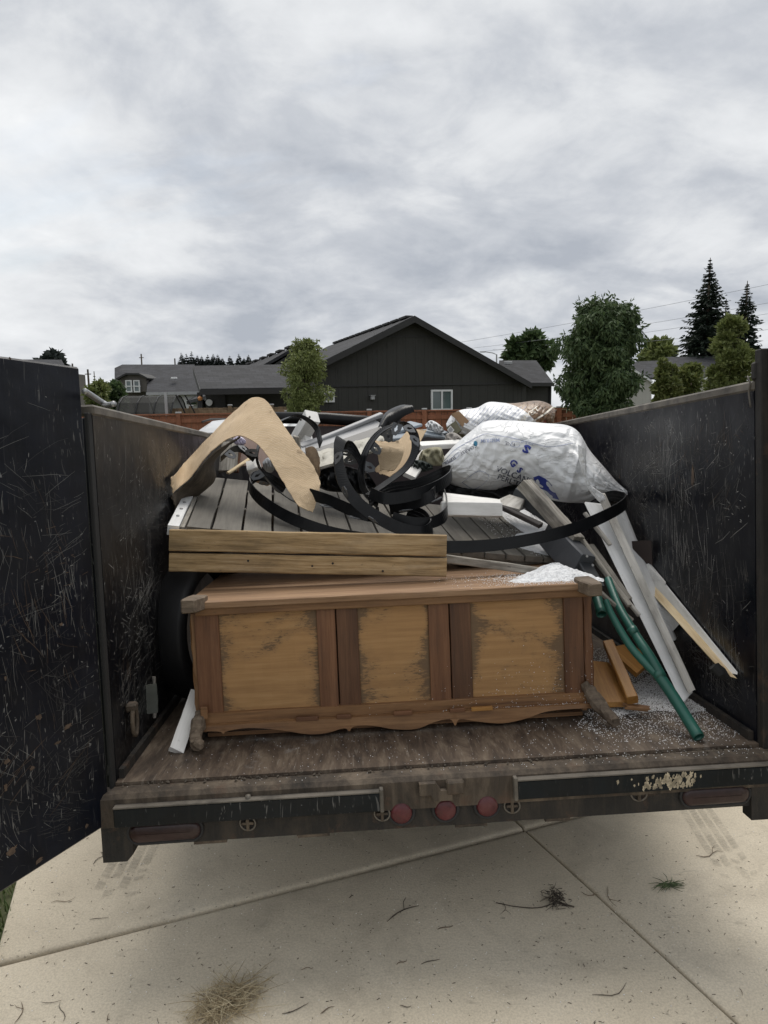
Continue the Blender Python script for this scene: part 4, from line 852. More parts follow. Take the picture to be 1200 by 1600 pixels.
# rust patches with ragged outlines
def blot(g, c, U, Vv, n, r, m, asp=1.0):
    k = 18; P = []
    for i in range(k):
        a = 2 * math.pi * i / k; rr = r * (.45 + .9 * noise.noise(V((math.cos(a) * 1.7 + c.x * 31, math.sin(a) * 1.7 + c.z * 17, r * 40))) ** 2 + .5 * rs.random())
        P.append(c + U * math.cos(a) * rr * asp + Vv * math.sin(a) * rr + n)
    g.add([c + n] + P, [(0, i + 1, (i + 1) % k + 1) for i in range(k)], m)
g = G(); zz_ = V((0, 0, 1))
for px, py, r, asp in ((8, 1060, .02, .6), (60, 1120, .022, 1.6), (105, 1135, .02, 1.8), (50, 1200, .016, 1.5), (135, 1290, .018, 1), (108, 1295, .02, .6), (8, 1230, .03, .5), (10, 1190, .02, 1.3), (90, 1160, .012, 2.6), (128, 980, .012, .6), (95, 975, .014, 1.4), (18, 1330, .03, 1.4), (60, 1345, .02, 2.0), (88, 640, .006, .7), (15, 560, .01, 1.4)):
    P_ = o0 + V((0, 0, 0)); r_ = rayt(px, py); t_ = (P_ - CT).dot(n) / r_.dot(n); c = CT + r_ * t_; blot(g, c, d, zz_, n * .0016, r * .42, 0, asp)
emit('rust_patch', g, [M_scrb, M_cream], do, kind='stuff')
g = G(); blot(g, ty(1062, 830, 0) * 0 + V((HW - .0016, .42, .86)), V((0, 1, 0)), zz_, V((0, 0, 0)), .06, 0, .22)
for px, py, r in ((968, 745, .02), (1080, 600, .012), (950, 850, .03)):
    c = tpt(px, py, 0, HW - .0016); blot(g, c, V((0, 1, 0)), zz_, V((0, 0, 0)), r * .5, 0, .6)
emit('rust_patch', g, [M_scrb, M_cream], tr, kind='stuff')
g = G(); rr_ = V((0, 0, 0))
for k in range(90):
    px = rs.gauss(1045, 27); c = ty(px, 1222 - (px - 1048) * .05 + rs.uniform(-12, 8), -.085); c.y = -.0868
    if zR - .055 < c.z < zR - .004: blot(g, c, V((1, 0, 0)), zz_, V((0, 0, 0)), rs.uniform(.004, .013), 0, rs.uniform(.3, .8))
emit('paint_scuff', g, [M_cream], tr, kind='stuff')
d2 = V((math.sin(.48), -math.cos(.48), 0))
do2, o2, d2, n2 = door(1, 1.045, d2, -.112, 1.272, M_steel_door)
scuffs('scratch_marks', o2 + V((0, 0, -.11)), d2, V((0, 0, 1)), 1200, n2, clampgen(.95, 1.36, [(.3, .35, .3, .2), (.6, .2, .2, .15)]), [M_scrd, M_scrd, M_scrb], do2, .0012)
for sx_ in (-1, 1):
    g = G(); g.box((sx_ * (HW + .001), -.022, -.112), (sx_ * (HW + (.036 if sx_ > 0 else .012)), .014, 1.26 if sx_ > 0 else 1.14), ch=.003); emit('corner_post_or_gap_shade', g, M_mudd if sx_ > 0 else M_darkin, tr)  # right: steel post; left: black strip painting the shade of the door gap
for zc in (.1, .75, 1.05):
    for (oo, dv, dob) in ((o0, d, do), (o2, d2, do2)):
        c = oo + V((.03 if dv.x > 0 else -.03, .0, zc)); g = G(); g.tube([c + V((0, 0, -.05)), c + V((0, 0, .05))], .012, 12); emit('hinge', g, M_mudd, dob, smooth=True)
# upper hinge strap and torn lug above right wall
g = G(); g.box((HW - .004, .0, H + .0125), (HW + .03, .03, H + .07), ch=.006); emit('corner_lug', g, M_mudd, tr)
g = G(); P = [tpt(*q) for q in ((1168, 588, 0, HW - .005), (1172, 600, 0, HW - .008), (1170, 612, 0, HW - .008))]; P += [P[-1] + V((0, -.01, -.05))]; g.tube(crm(P, 4), .003, 6); emit('wire_loop', g, M_edge, tr, smooth=True)
# bent door hold-back rod at the top of the left wall
P = [ty(132, 611, .06), ty(140, 616, .06), ty(160, 629, .03), ty(168, 633, .0), ty(178, 631, -.03)]
g = G(); g.tube(crm(P, 5), .009, 12); rod = emit('hold_back_rod', g, M_metal, tr, smooth=True)
# tie-down ring on the left wall
c = tpt(204, 1115, 0, -HW + .012); g = G(); g.tube([c + V((.012, 0, .025)) + V((0, math.sin(a) * .024, math.cos(a) * .048 - .05)) for a in [k * .449 for k in range(14)]], .0075, 8, closed=True); o = emit('tie_down_ring', g, M_mud, tr, smooth=True)
g = G(); g.box(c + V((-.012, -.02, .01)), c + V((.022, .02, .036)), ch=.006); emit('ring_anchor', g, M_mud, o)
# running gear, out of sight from behind, partly added to shade the ground
g = G(); emit_ = [emit('frame_rail', G().box((x, .75, -.37), (x + .07, LB + 1.0, -.13), ch=.004), M_mudd, tr) for x in (-.56, .49)]  # rails made deeper to darken the ground under the bed
for yy in (.55, .95, 1.45, 1.95, 2.45, 2.95, 3.45): emit('shade_cross_member', G().box((-HW, yy, -.13), (HW, yy + .07, -.02)), M_mudd, tr)  # unseen members added to block light below the bed
for yy in (1.45, 2.35): emit('axle', G().box((-1.1, yy - .04, -.46), (1.1, yy + .04, -.38)), M_mudd, tr)
emit('underbody_shade_box', G().box((-.42, 1.1, -.44), (.42, 2.7, -.16), ch=.01), M_mudd, tr)  # unseen box added to deepen the shadow under the trailer
for xx in (-1.2, .62 + .36): emit('underbody_shade_flap', G().box((xx, 1.02, -.55), (xx + .22, 1.03, -.02)), M_rub, tr)  # unseen flaps added to keep light out from the sides
g = None
for s in (-1, 1):
    for yy in (1.45, 2.35):
        c = V((s * 1.17, yy, 0)); wc = MT @ c; zc = .36
        M = Matrix.Translation(V((wc.x, wc.y, zc))) @ Matrix.Rotation(math.atan2(R3[1][0], R3[0][0]), 4, 'Z')
        g = G(); P = ring((0, 0, 0), (1, 0, 0), .29, 0, 28); g.tube(P, .082, 10, closed=True)
        o = bpy.data.objects.new('wheel', mesh('tyre', g, M_rub, True)); link(o, tr, M)
        g = G(); g.disc(V((-.06, 0, 0)), (1, 0, 0), .215, .12, 24); r_ = bpy.data.objects.new('rim', mesh('rim', g, M_metal)); link(r_, o, M)
    g = G(); g.box((s * 1.09, 1.0, .045), (s * 1.28, 2.8, .055)); emit('fender', g, M_steel, tr)

# ------------------------------------------------------------------ dresser lying on its back, underside to the camera
YF = .31
def dx(px, Y=YF): return ty(px, 1030, Y).x
XL, XR = dx(302), dx(927)
ds = root('wooden_dresser', 'brown wooden dresser lying on its back on the trailer bed, panelled underside facing out', 'dresser', ((XL + XR) / 2, .7, 0))
up, fwd, rt = V((0, 0, 1)), V((0, -1, 0)), V((1, 0, 0))
ZT = .452
for i, (a, b) in enumerate(((346, 497), (562, 671), (738, 882))):
    g = G(); rows = [[V((dx(a) - .01 + (dx(b) - dx(a) + .02) * u / 12, YF + .010 + .0008 * math.sin(u * 2 + w), .095 + (ZT - .095) * w / 10)) for u in range(13)] for w in range(11)]
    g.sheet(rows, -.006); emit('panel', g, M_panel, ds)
for k, (a, b) in enumerate(((306, 345), (497, 527), (528, 562), (671, 704), (705, 738), (882, 913))):
    x = (dx(a) + dx(b)) / 2; board('stile', (x, YF + (.0 if k % 2 else .0015), .094), (x, YF + (.0 if k % 2 else .0015), ZT + .004), dx(b) - dx(a) - .002, .022, fwd, M_dresz, ds, ch=.0015, wob=.0005)
board('side_edge', (XL + .006, YF + .012, .05), (XL + .004, YF + .012, ZT), .022, .03, fwd, M_dres, ds, wob=.003, seg=10)
board('side_edge', (XR - .01, YF + .008, .05), (XR - .014, YF + .008, ZT), .03, .03, fwd, M_dresz, ds, wob=.003, seg=10)
board('top_rail', (XL + .02, YF - .016, ZT + .022), (XR - .02, YF - .016, ZT + .022), .050, .03, fwd, M_dres, ds, ch=.003, wob=.001, seg=12)
board('bottom_rail', (XL + .03, YF - .008, .080), (XR - .03, YF - .008, .080), .036, .03, fwd, M_dres, ds, ch=.002, wob=.001, seg=12)
# scalloped apron
g = G(); ctrl = [(300, .044), (338, .040), (345, .030), (352, .040), (385, .046), (430, .034), (475, .012), (505, .012), (533, .026), (541, .014), (549, .030), (575, .030), (610, .012), (645, .008), (675, .030), (698, .036), (706, .012), (714, .034), (745, .020), (780, .010), (815, .022), (850, .044), (905, .048), (925, .042)]
P = crm([V((dx(a), 0, z)) for a, z in ctrl], 5); rows = []
for yy in (YF - .026, YF + .01): rows.append([V((p.x, yy, .064 - (.003 if yy < YF else 0))) for p in P])
front_t = rows[0]; back_t = rows[1]; front_b = [V((p.x, YF - .030, p.z)) for p in P]; back_b = [V((p.x, YF + .01, p.z)) for p in P]
g.grid([back_t, front_t, front_b, back_b, back_t]); n_ = len(P); g.f.append((0, n_, 2 * n_, 3 * n_)); g.m.append(0); g.f.append((n_ - 1, 2 * n_ - 1, 3 * n_ - 1, 4 * n_ - 1)); g.m.append(0)
emit('apron', g, M_dres, ds)
for a, b, mt in ((459, 494, M_dresz), (611, 640, M_dresz), (732, 765, M_orange), (522, 545, M_dresz), (698, 722, M_dresz)):
    g = G(); g.box((dx(a), YF - .032, .060), (dx(b), YF - .020, .074), ch=.0015); emit('glue_block', g, mt, ds)
# top board (really a side), three boards with open joints
ZB = .500
for y0, y1, dz, wob_ in ((YF - .03, YF + .045, 0, .001), (YF + .047, YF + .42, -.003, .001), (YF + .423, YF + .86, -.005, .001)):
    ym = (y0 + y1) / 2; board('upper_board', (XL - .01, ym, ZB + dz), (XR + .005, ym, ZB + dz), y1 - y0, .024, up, M_drest, ds, wob=wob_, seg=14)
for xa_ in (XL + .012, XR - .035):
    g = G(); g.box((xa_, YF + .025, .02), (xa_ + .016, YF + .85, .474)); emit('carcass_side', g, M_dres, ds)
g = G(); g.box((XL + .03, YF + .025, .002), (XR - .036, YF + .85, .016)); emit('carcass_back', g, M_dres, ds)
g = G(); g.box((XL + .03, YF + .030, .03), (XR - .04, YF + .036, .472)); emit('gap_shade_board', g, M_darkin, ds)  # near-black sheet added behind the stiles to keep their gaps dark
# corner feet
def foot(P, rad, nm='foot', m=M_feet):
    g = G(); g.tube(crm(P, 4), crm_r(rad, 4), 10); 
    for v in g.v: v += noise.noise_vector(v * 45) * .007 + noise.noise_vector(v * 110) * .003
    return emit(nm, g, m, ds)
def crm_r(r, n): return [p.x for p in crm([V((x, 0, 0)) for x in r], n)]
foot([V((XL + .012, YF + .0, .10)), V((XL + .012, YF - .035, .075)), V((XL + .012, YF - .075, .045)), V((XL + .022, YF - .115, .03)), V((XL + .020, YF - .125, .028))], [.016, .026, .020, .024, .008])
foot([V((XR - .035, YF + .0, .13)), V((XR - .012, YF - .035, .085)), V((XR + .01, YF - .08, .05)), V((XR + .03, YF - .12, .028)), V((XR + .032, YF - .128, .026))], [.016, .028, .023, .020, .010])
g = G(); g.box((XL + .02, YF - .03, .085), (XL + .045, YF - .02, .13), ch=.003); emit('corner_block', g, M_dres, ds)
# upper corner legs: square posts reaching towards the camera
def post(x0, x1, px, sgn):
    g = G(); c0 = V(((x0 + x1) / 2, YF + .02, ZB - .006)); tip = px
    dirv = (tip - c0); L_ = dirv.length; dn = dirv.normalized(); sd = dn.cross(V((0, 0, 1))).normalized(); u_ = sd.cross(dn)
    rows = []
    for s in (0, .35, .7, .93, 1.0):
        w = .030 + .004 * math.sin(s * 5); hgt = .024 if s < .95 else .020; w = w if s < .95 else w - .006; p = c0 + dirv * s
        rows.append([p + sd * a * w + u_ * b * hgt for a, b in ((-1, -.8), (-.8, -1), (.8, -1), (1, -.8), (1, .8), (.8, 1), (-.8, 1), (-1, .8))])
    g.grid(rows, 0, True); g.f += [tuple(range(8)), tuple(range(32, 40))]; g.m += [0, 0]
    for v in g.v: v += noise.noise_vector(v * 60) * .002
    return emit('upper_foot', g, M_feet, ds)
post(XL, XL + .06, ty(293, 948, YF - .10), -1); post(XR - .06, XR, ty(932, 922, YF - .10), 1)

# ------------------------------------------------------------------ grey deck section with pine skirt boards, resting on the dresser
dv = rayt(429, 500).normalized()                     # way the deck boards run
FL, FRp = ty(290, 822, .62), (890, 874)
nrm_ = rayt(290, 822).cross(rayt(*FRp)); lat = nrm_.cross(dv).normalized(); lat = lat if lat.x > 0 else -lat
r_ = rayt(*FRp); # intersection of ray with line FL + lat*s
A_ = FL - CT; s_par = (A_.cross(r_)).dot(lat.cross(r_)) / -(lat.cross(r_)).length_squared; WD = abs(s_par)
dn_ = lat.cross(dv).normalized(); dn_ = dn_ if dn_.z > 0 else -dn_
dk = root('deck_section', 'grey weathered deck platform with two stacked yellowish pine skirt boards, resting on the dresser', 'deck section', FL + lat * .6 - dn_ * .1)
gaps = [290, 330, 378, 426, 472, 517, 555, 599, 639, 681, 722, 757, 790, 820, 850, 888]
def on_front(px):          # distance along lat where the front edge passes the pixel column
    best = min(range(0, 1700), key=lambda k: abs(projx(FL + lat * (k / 1000)) - px)); return best / 1000
def projx(p):
    w = MT @ p - CAM; return 600 + F * w.dot(CR) / w.dot(CD)
gs = [on_front(x) for x in gaps]
for i in range(len(gs) - 1):
    a, b = gs[i], gs[i + 1]; m_ = FL + lat * ((a + b) / 2) - dv * random.uniform(0, .012); Ld = .92 if i < 9 else .80
    board('deck_board', m_, m_ + dv * Ld + lat * random.uniform(-.004, .004), b - a - .009, .024, dn_, M_deck, dk, ch=.002, wob=.0015, seg=8)
# side flashing on the left, joists beneath, rear edge
a = FL - lat * .045 + dn_ * .004; board('side_trim', a - dv * .02, a + dv * .62, .042, .04, dn_, M_white2, dk, ch=.002)
for k in range(3):
    p = a + dv * (.12 + k * .11); g = G(); g.disc(p, dn_, .007, .004, 8); emit('screw_head', g, M_metal, dk)
a = FL - lat * .012 - dn_ * .004; board('edge_strip', a - dv * .0, a + dv * .8, .016, .03, dn_, M_oldwood, dk, ch=.001)
for q in (.05, .45, .8):
    a = FL + dv * q - dn_ * .028; board('joist', a - lat * .03, a + lat * (gs[-1] + .0), .038, .05 if q == .05 else .07, dn_, M_oldwood, dk)
board('edge_rail', ty(690, 866, .56), ty(862, 889, .56), .03, .03, V((0, 0, 1)), M_oldwood, dk, seg=8, wob=.002)
board('edge_rail', ty(858, 893, .60), ty(894, 897, .62), .03, .03, V((0, 0, 1)), M_oldwood, dk, seg=3)
# two pine skirt boards
for (y0l, y1l, y0r, y1r, yo) in ((827, 861, 838, 868, 0.004), (864, 893, 871, 903, 0.0)):
    a = ty(264, (y0l + y1l) / 2, .56 + yo); b = ty(698, (y0r + y1r) / 2, .50 + yo)
    h = (ty(264, y0l, .56) - ty(264, y1l, .56)).length * .99
    board('skirt_board', a, b, h, .034, V((0, -1, .05)), M_pine, dk, ch=.004, seg=18, wob=.0010)
for px, py in ((388, 876), (488, 884), (520, 880), (598, 892), (690, 850)):
    c = ty(px, py, .515); g = G(); g.disc(c + V((0, -.004, 0)), (0, -1, 0), .0045, .003, 8); emit('nail_head', g, M_mudd, dk)

# ------------------------------------------------------------------ loose things: black edging strips
def strip(pts, upv, label, h=.047, tabs=(), tabside=1, n=8, group='black plastic landscape edging strips on the deck', tw=.056):
    P = crm([ty(*q) for q in pts], n); U = [V(u).normalized() for u in upv] if isinstance(upv[0], (tuple, list)) else [V(upv).normalized()]
    N_ = len(P); rows = []; frames = []
    for i in range(N_):
        s = i / (N_ - 1) * (len(U) - 1); k = min(int(s), len(U) - 2) if len(U) > 1 else 0; u = (U[k].lerp(U[k + 1], s - k) if len(U) > 1 else U[0]).normalized()
        t = (P[min(i + 1, N_ - 1)] - P[max(i - 1, 0)]).normalized(); w = (u - t * u.dot(t)).normalized(); nn = t.cross(w)
        frames.append((P[i], t, w, nn)); o_ = nn * tabside
        sec = [(0, .0), (0, -.0045), (.006, -.0045), (.008, -.0028), (.024, -.0028), (.0255, -.0042), (.028, -.0042), (.0295, -.0028), (.042, -.0028), (.0435, -.0042), (.046, -.0042), (.0475, -.0028), (h, -.0028), (h, 0)]
        rows.append([P[i] + w * a * (h / .062 if a < h else 1) + o_ * (-b if False else b) for a, b in sec])
    g = G(); g.grid(rows, 0, True); L0 = len(rows[0]); g.f += [tuple(range(L0)), tuple(range(L0 * (N_ - 1), L0 * N_))]; g.m += [0, 0]
    o = emit('edging_strip', g, M_pl, None, label=label, cat='edging strip', group=group)
    for s in tabs:
        i = int(s * (N_ - 1)); p, t, w, nn = frames[i]; e = nn * tabside; q = p + w * (h - .004); a_ = .022
        out = [(-a_, .002), (-a_, .030), (-a_ * .45, tw), (a_ * .45, tw), (a_, .030), (a_, .002)]
        inn = [(-.004, .014), (-.004, .024), (-.010, .027), (0, .042), (.010, .027), (.004, .024), (.004, .014)]
        # plate with a slot: bridge outer ring to inner ring
        O = [(-a_, .002), (-a_, .018), (-a_, .030), (-a_ * .45, tw), (a_ * .45, tw), (a_, .030), (a_, .018), (a_, .002)]
        Ii = [(-.003, .012), (-.0035, .022), (-.008, .027), (-.003, .040), (.003, .040), (.008, .027), (.0035, .022), (.003, .012)]
        g = G(); R1 = [q + t * x + e * y for x, y in O]; R2 = [q + t * x + e * y for x, y in Ii]; th_ = w * .0035
        g.grid([R1, [r + th_ for r in R1], [r + th_ for r in R2], R2, R1], 0, True)
        emit('tab', g, M_plg, o)
    return o
ed = []
strip([(450, 757, 1.15), (420, 739, 1.14), (398, 736, 1.05), (390, 750, .96), (410, 773, .84), (455, 800, .74), (520, 823, .67), (600, 836, .60), (650, 842, .56), (705, 845, .54), (770, 842, .54), (840, 831, .56), (900, 815, .60), (950, 794, .68), (976, 778, .80), (974, 769, .93), (950, 768, 1.02), (922, 784, 1.05)], (0, -.25, -1),
      'longest black edging strip, sweeping from the cardboard to a loop at the right wall', h=.047, tabs=(.02, .06, .96), tabside=-1)
strip([(590, 795, .80), (566, 768, .88), (560, 735, .92), (570, 700, .95), (592, 673, .98), (622, 664, .98), (640, 680, .95), (642, 705, .90), (628, 730, .85), (600, 752, .80), (570, 772, .75)], (.50, -.84, -.15),
      'black edging strip curled into an upright ring in front of torn cardboard', h=.046, tabs=(.22, .32, .43, .52, .60, .68), tabside=1)
strip([(572, 748, .92), (564, 716, .94), (554, 695, .91), (544, 688, .86), (537, 702, .80), (538, 726, .76), (546, 752, .72), (565, 778, .68), (595, 800, .64), (630, 817, .60), (660, 822, .60), (674, 812, .66), (664, 797, .72), (640, 788, .78)], [(-.3, -.9, 0), (-.55, -.8, -.1), (-.5, -.7, -.3), (-.3, -.5, -.75), (0, -.3, -1), (0, -.2, -1), (0, -.2, -1)],
      'black edging strip bent into a tall oval loop leaning to the left', h=.050, tabs=(.10, .17, .38, .5, .62, .74), tabside=-1)
strip([(575, 776, .72), (605, 756, .95), (650, 748, 1.04), (690, 731, 1.05), (705, 727, .95), (702, 738, .82), (680, 752, .73), (645, 764, .68), (605, 770, .66), (580, 762, .70)], (0, -.1, -1),
      'topmost flat loop of black edging strip beside the white perlite bag', tabs=(.2,), tabside=1)
strip([(606, 784, .98), (650, 772, 1.02), (686, 757, 1.02), (697, 770, .9), (697, 792, .74), (678, 806, .68), (648, 808, .66), (615, 800, .68)], (0, -.1, -1),
      'lower flat loop of black edging strip at the right of the tangle', tabs=(.1, .3, .9), tabside=1)
strip([(608, 787, .80), (640, 780, .72), (672, 766, .68), (682, 757, .74)], (0, -.1, -1), 'short ribbed black edging strip inside the lower loop', tabs=(.3, .7), tabside=-1)
strip([(484, 763, .82), (515, 773, .76), (550, 788, .70), (580, 797, .68), (592, 792, .76)], (0, -.1, -1), 'straight black edging strip pinned under the foot of the cardboard', tabs=(.3, .6), tabside=-1)
strip([(500, 700, 1.05), (490, 668, 1.12), (462, 650, 1.18), (428, 662, 1.18), (404, 690, 1.12), (400, 722, 1.05), (420, 755, .98), (455, 782, .9), (490, 790, .9)], (.35, -.9, -.1),
      'black edging strip ring seen through the cardboard arch', tabs=(.42, .52, .62, .72), tabside=1)
strip([(345, 722, 1.5), (362, 708, 1.55), (378, 708, 1.6), (395, 722, 1.6)], (.3, -.5, .6), 'small black edging loop at the back edge of the deck, left side', tabs=(.2, .5), tabside=1)

# ------------------------------------------------------------------ cardboard
def uvsheet(o, nr, nc, su=1.0, sv=1.0):
    me = o.data; uv = me.uv_layers.new(name='UVMap')
    n = nr * nc
    for p in me.polygons:
        for li in p.loop_indices:
            vi = me.loops[li].vertex_index; q = vi % n if vi < 2 * n else 0; uv.data[li].uv = ((q // nc) / (nr - 1) * su, (q % nc) / (nc - 1) * sv)
def cardsheet(E1, E2, label, cat='cardboard', parent=None, name='cardboard_sheet', nc=25, bulge=.0, mat=None, t=.0035, jag=.0, su=2.2, n=14):
    e1 = crm([ty(*q) for q in E1], n); e2 = crm([ty(*q) for q in E2], n); rows = []
    for i, (a, b) in enumerate(zip(e1, e2)):
        row = []
        for j in range(nc):
            s = j / (nc - 1); p = a.lerp(b, s) + V((0, -1, .3)) * bulge * math.sin(math.pi * s) + noise.noise_vector(a.lerp(b, s) * 9) * .007
            kx = i / n; r1 = 1 - min(1, abs(noise.noise(V((kx * 1.3 + s * 1.2, s * 1.6 - kx * .5, 4))) * 7)); r2 = 1 - min(1, abs(noise.noise(V((kx * 2.6 - s * 1.5, s * 3 + kx, 11))) * 6))
            p += V((-.3, -.8, .5)) * (.0018 * r1 + .0008 * r2)
            if j in (0, nc - 1): p += noise.noise_vector(p * 40) * .002
            if i in (0, len(e1) - 1) and jag: p += noise.noise_vector(p * 80) * jag
            row.append(p)
        rows.append(row)
    g = G(); g.sheet(rows, t); nr = len(rows)
    o = emit(name, g, mat or M_card, parent, smooth='raw')
    uvsheet(o, nr, nc, su, 1.0)
    if parent is None: props(o, label, cat)
    return o
cb_ = cardsheet([(266, 748, 1.20), (300, 712, 1.22), (345, 666, 1.24), (380, 632, 1.20), (398, 623, 1.16), (416, 628, 1.12), (436, 652, 1.06), (456, 684, 1.00), (478, 712, .95), (495, 738, .90), (500, 762, .84), (489, 800, .78)],
                [(270, 772, .95), (298, 746, .95), (326, 710, .95), (350, 688, .95), (374, 680, .95), (394, 688, .93), (412, 704, .90), (428, 728, .87), (440, 750, .84), (450, 768, .81), (458, 780, .79), (468, 790, .76)],
                'sheet of tan corrugated cardboard arched over the left side of the deck', bulge=.0, jag=.004)
fl_ = cardsheet([(268, 776, .95), (280, 764, .95), (300, 748, .95), (320, 722, .95), (345, 697, .95), (374, 681, .95)],
                [(276, 800, 1.05), (292, 790, 1.1), (334, 752, 1.15), (336, 722, 1.2), (352, 700, 1.2), (376, 683, 1.0)], '', parent=cb_, name='torn_flap', su=1.2, jag=.01, mat=M_cardd)
cardsheet([(478, 700, 1.05), (492, 700, 1.0), (500, 715, .98), (501, 740, .95)], [(484, 745, .95), (490, 742, .95), (494, 748, .95), (496, 760, .95)], 'torn brown cardboard scrap behind the foot of the arch', su=1.0, jag=.01, mat=wood('brown_cardboard', (.16, .11, .065), (.24, .165, .10), (.32, .23, .15), .9, .5))
cardsheet([(585, 735, 1.25), (610, 705, 1.3), (630, 680, 1.35), (640, 672, 1.38)], [(610, 745, 1.15), (635, 722, 1.2), (655, 695, 1.25), (667, 673, 1.3)], 'flat tan cardboard piece behind the upright ring of edging', su=.8, jag=.006)
cardsheet([(580, 690, 1.15), (588, 700, 1.1), (592, 720, 1.1), (594, 735, 1.1)], [(628, 690, 1.1), (632, 705, 1.05), (625, 722, 1.05), (615, 735, 1.05)], 'rounded cardboard scrap inside the upright edging ring', su=.8, jag=.01)

# ------------------------------------------------------------------ bags
class Bag:
    def __init__(s, T, B, Yc, D, seed=0, amp=.012):
        s.T = [(V((a, b, 0))) for a, b in T]; s.B = [V((a, b, 0)) for a, b in B]; s.n = len(T)
        s.CT_ = crm(s.T, 16); s.CB_ = crm(s.B, 16); s.Yc = Yc; s.D = D; s.seed = seed; s.amp = amp
    def at(s, u, c, front=True):         # u along, c = cos(theta): 1 top .. -1 bottom
        x = u * (len(s.CT_) - 1); k = min(int(x), len(s.CT_) - 2); f = x - k
        T = s.CT_[k].lerp(s.CT_[k + 1], f); B = s.CB_[k].lerp(s.CB_[k + 1], f); m = (T + B) / 2; hlf = (T - B) / 2
        p = m + hlf * c; e = (1 - abs(c) ** 2.4) ** .6
        Yc = s.Yc(u) if callable(s.Yc) else s.Yc; D = s.D * min(1, (hlf.length / 34) ** .6)
        fold = 0.0
        if s.seed == 1:
            a1 = u * 1.4 - c * .16; fold = -abs(math.sin(a1 * 46 + 2.2 * noise.noise(V((u * 7, c * 2, 2))))) ** .7 * .010 * max(0, min(1, (.44 - u) * 6)) * max(0, min(1, (u - .08) * 8)) * (1 - abs(c)) ** .4
            rid = lambda x, k: 1 - min(1, abs(x) * k)
            fold += -.014 * rid(noise.noise(V((u * 6 + 4, c * 1.5 + u * 2, 8))), 6) * max(0, min(1, (u - .35) * 5)) - .006 * rid(noise.noise(V((u * 13, c * 3.5 - u * 6, 5))), 5)
            ur = max(0, (u - .62) / .38); fold += -.022 * ur * rid(math.sin(c * 5.2 + u * 9 + 1.5 * noise.noise(V((u * 5, c, 3)))), 1.4) + .03 * rid(u - .655 - c * .02, 28)
        elif s.seed == 5: fold = -.02 * (1 - min(1, abs(noise.noise(V((u * 4, c * 5 + u * 4, 5))) * 3.2))) - .006 * (1 - min(1, abs(noise.noise(V((u * 14, c * 6, 1))) * 3)))
        elif s.seed == 4: fold = -.012 * abs(math.sin((u - c * .1) * 60 + 2 * noise.noise(V((u * 6, c * 3, 1)))))
        ww = fold + s.amp * (noise.noise(V((u * 9 + s.seed, c * 2.2, s.seed))) * 1.2 + .8 * noise.noise(V((u * 26 + c * 6, c * 4 + s.seed, 3))) * (1 - c * c * .5) + .35 * math.sin((u * 34 + c * 7) + 3 * noise.noise(V((u * 4, c * 2, 9)))) * max(0, .75 - u))
        Y = Yc + (-1 if front else 1) * (D * e + ww * e)
        return ty(p.x, p.y, Y)
    def inv(s, px, py):
        lo = 0; best = None
        for k in range(0, 401):
            u = k / 400; x = u * (len(s.CT_) - 1); i = min(int(x), len(s.CT_) - 2); f = x - i
            T = s.CT_[i].lerp(s.CT_[i + 1], f); B = s.CB_[i].lerp(s.CB_[i + 1], f); ax = B - T; t = ((px - T.x) * ax.x + (py - T.y) * ax.y) / ax.length_squared
            q = T + ax * t; e = (q.x - px) ** 2 + (q.y - py) ** 2
            if best is None or e < best[0]: best = (e, u, 1 - 2 * t)
        return best[1], max(-.98, min(.98, best[2]))
    def mesh(s, name, mat, nu=200, nt=56, **kw):
        rows = []
        for i in range(nu + 1):
            u = i / nu; cs = [math.cos(math.pi * k / nt) for k in range(nt + 1)]
            rows.append([s.at(u, c, True) for c in cs] + [s.at(u, c, False) for c in cs[::-1][1:-1]])
        g = G(); g.grid(rows, 0, True); L0 = len(rows[0]); g.f += [tuple(range(L0)), tuple(range(L0 * nu, L0 * (nu + 1)))]; g.m += [0, 0]
        o = emit(name, g, mat, None, smooth=True, **kw); me = o.data; uv = me.uv_layers.new(name='UVMap')
        for p in me.polygons:
            for li in p.loop_indices:
                vi = me.loops[li].vertex_index; j = vi % L0; uv.data[li].uv = ((vi // L0) / nu, (j if j <= nt else L0 - j) / nt)
        return o
def text_tris(txt, bold=0.0):
    c = bpy.data.curves.new('lettering', 'FONT'); c.body = txt; c.align_x = 'CENTER'; c.align_y = 'CENTER'; c.resolution_u = 2; c.offset = bold
    o = bpy.data.objects.new('lettering', c); COL.objects.link(o); bpy.context.view_layer.update()
    me = o.to_mesh(); vs = [V((v.co.x, v.co.y)) for v in me.vertices]; fs = [tuple(p.vertices) for p in me.polygons]
    o.to_mesh_clear(); bpy.data.objects.remove(o); bpy.data.curves.remove(c); return vs, fs
def bag_text(bag, txt, px, py, size, ang, mat, parent, off=.005, bold=0.0, sq=1.0):
    vs, fs = text_tris(txt, bold); g = G(); out = []
    ca, sa = math.cos(ang), math.sin(ang)
    for v in vs:
        x = v.x * size * sq; y = -v.y * size; u, c = bag.inv(px + x * ca - y * sa, py + x * sa + y * ca); p = bag.at(u, c); out.append(p + (CT - p).normalized() * off)
    g.add(out, fs); return emit('lettering', g, mat, parent)
def bag_poly(bag, P, mat, parent, nm='printed_mark', off=.003):
    g = G(); out = []
    for x, y in P: u, c = bag.inv(x, y); p = bag.at(u, c); out.append(p + (CT - p).normalized() * off)
    g.add(out, [tuple(range(len(out)))]); return emit(nm, g, mat, parent)
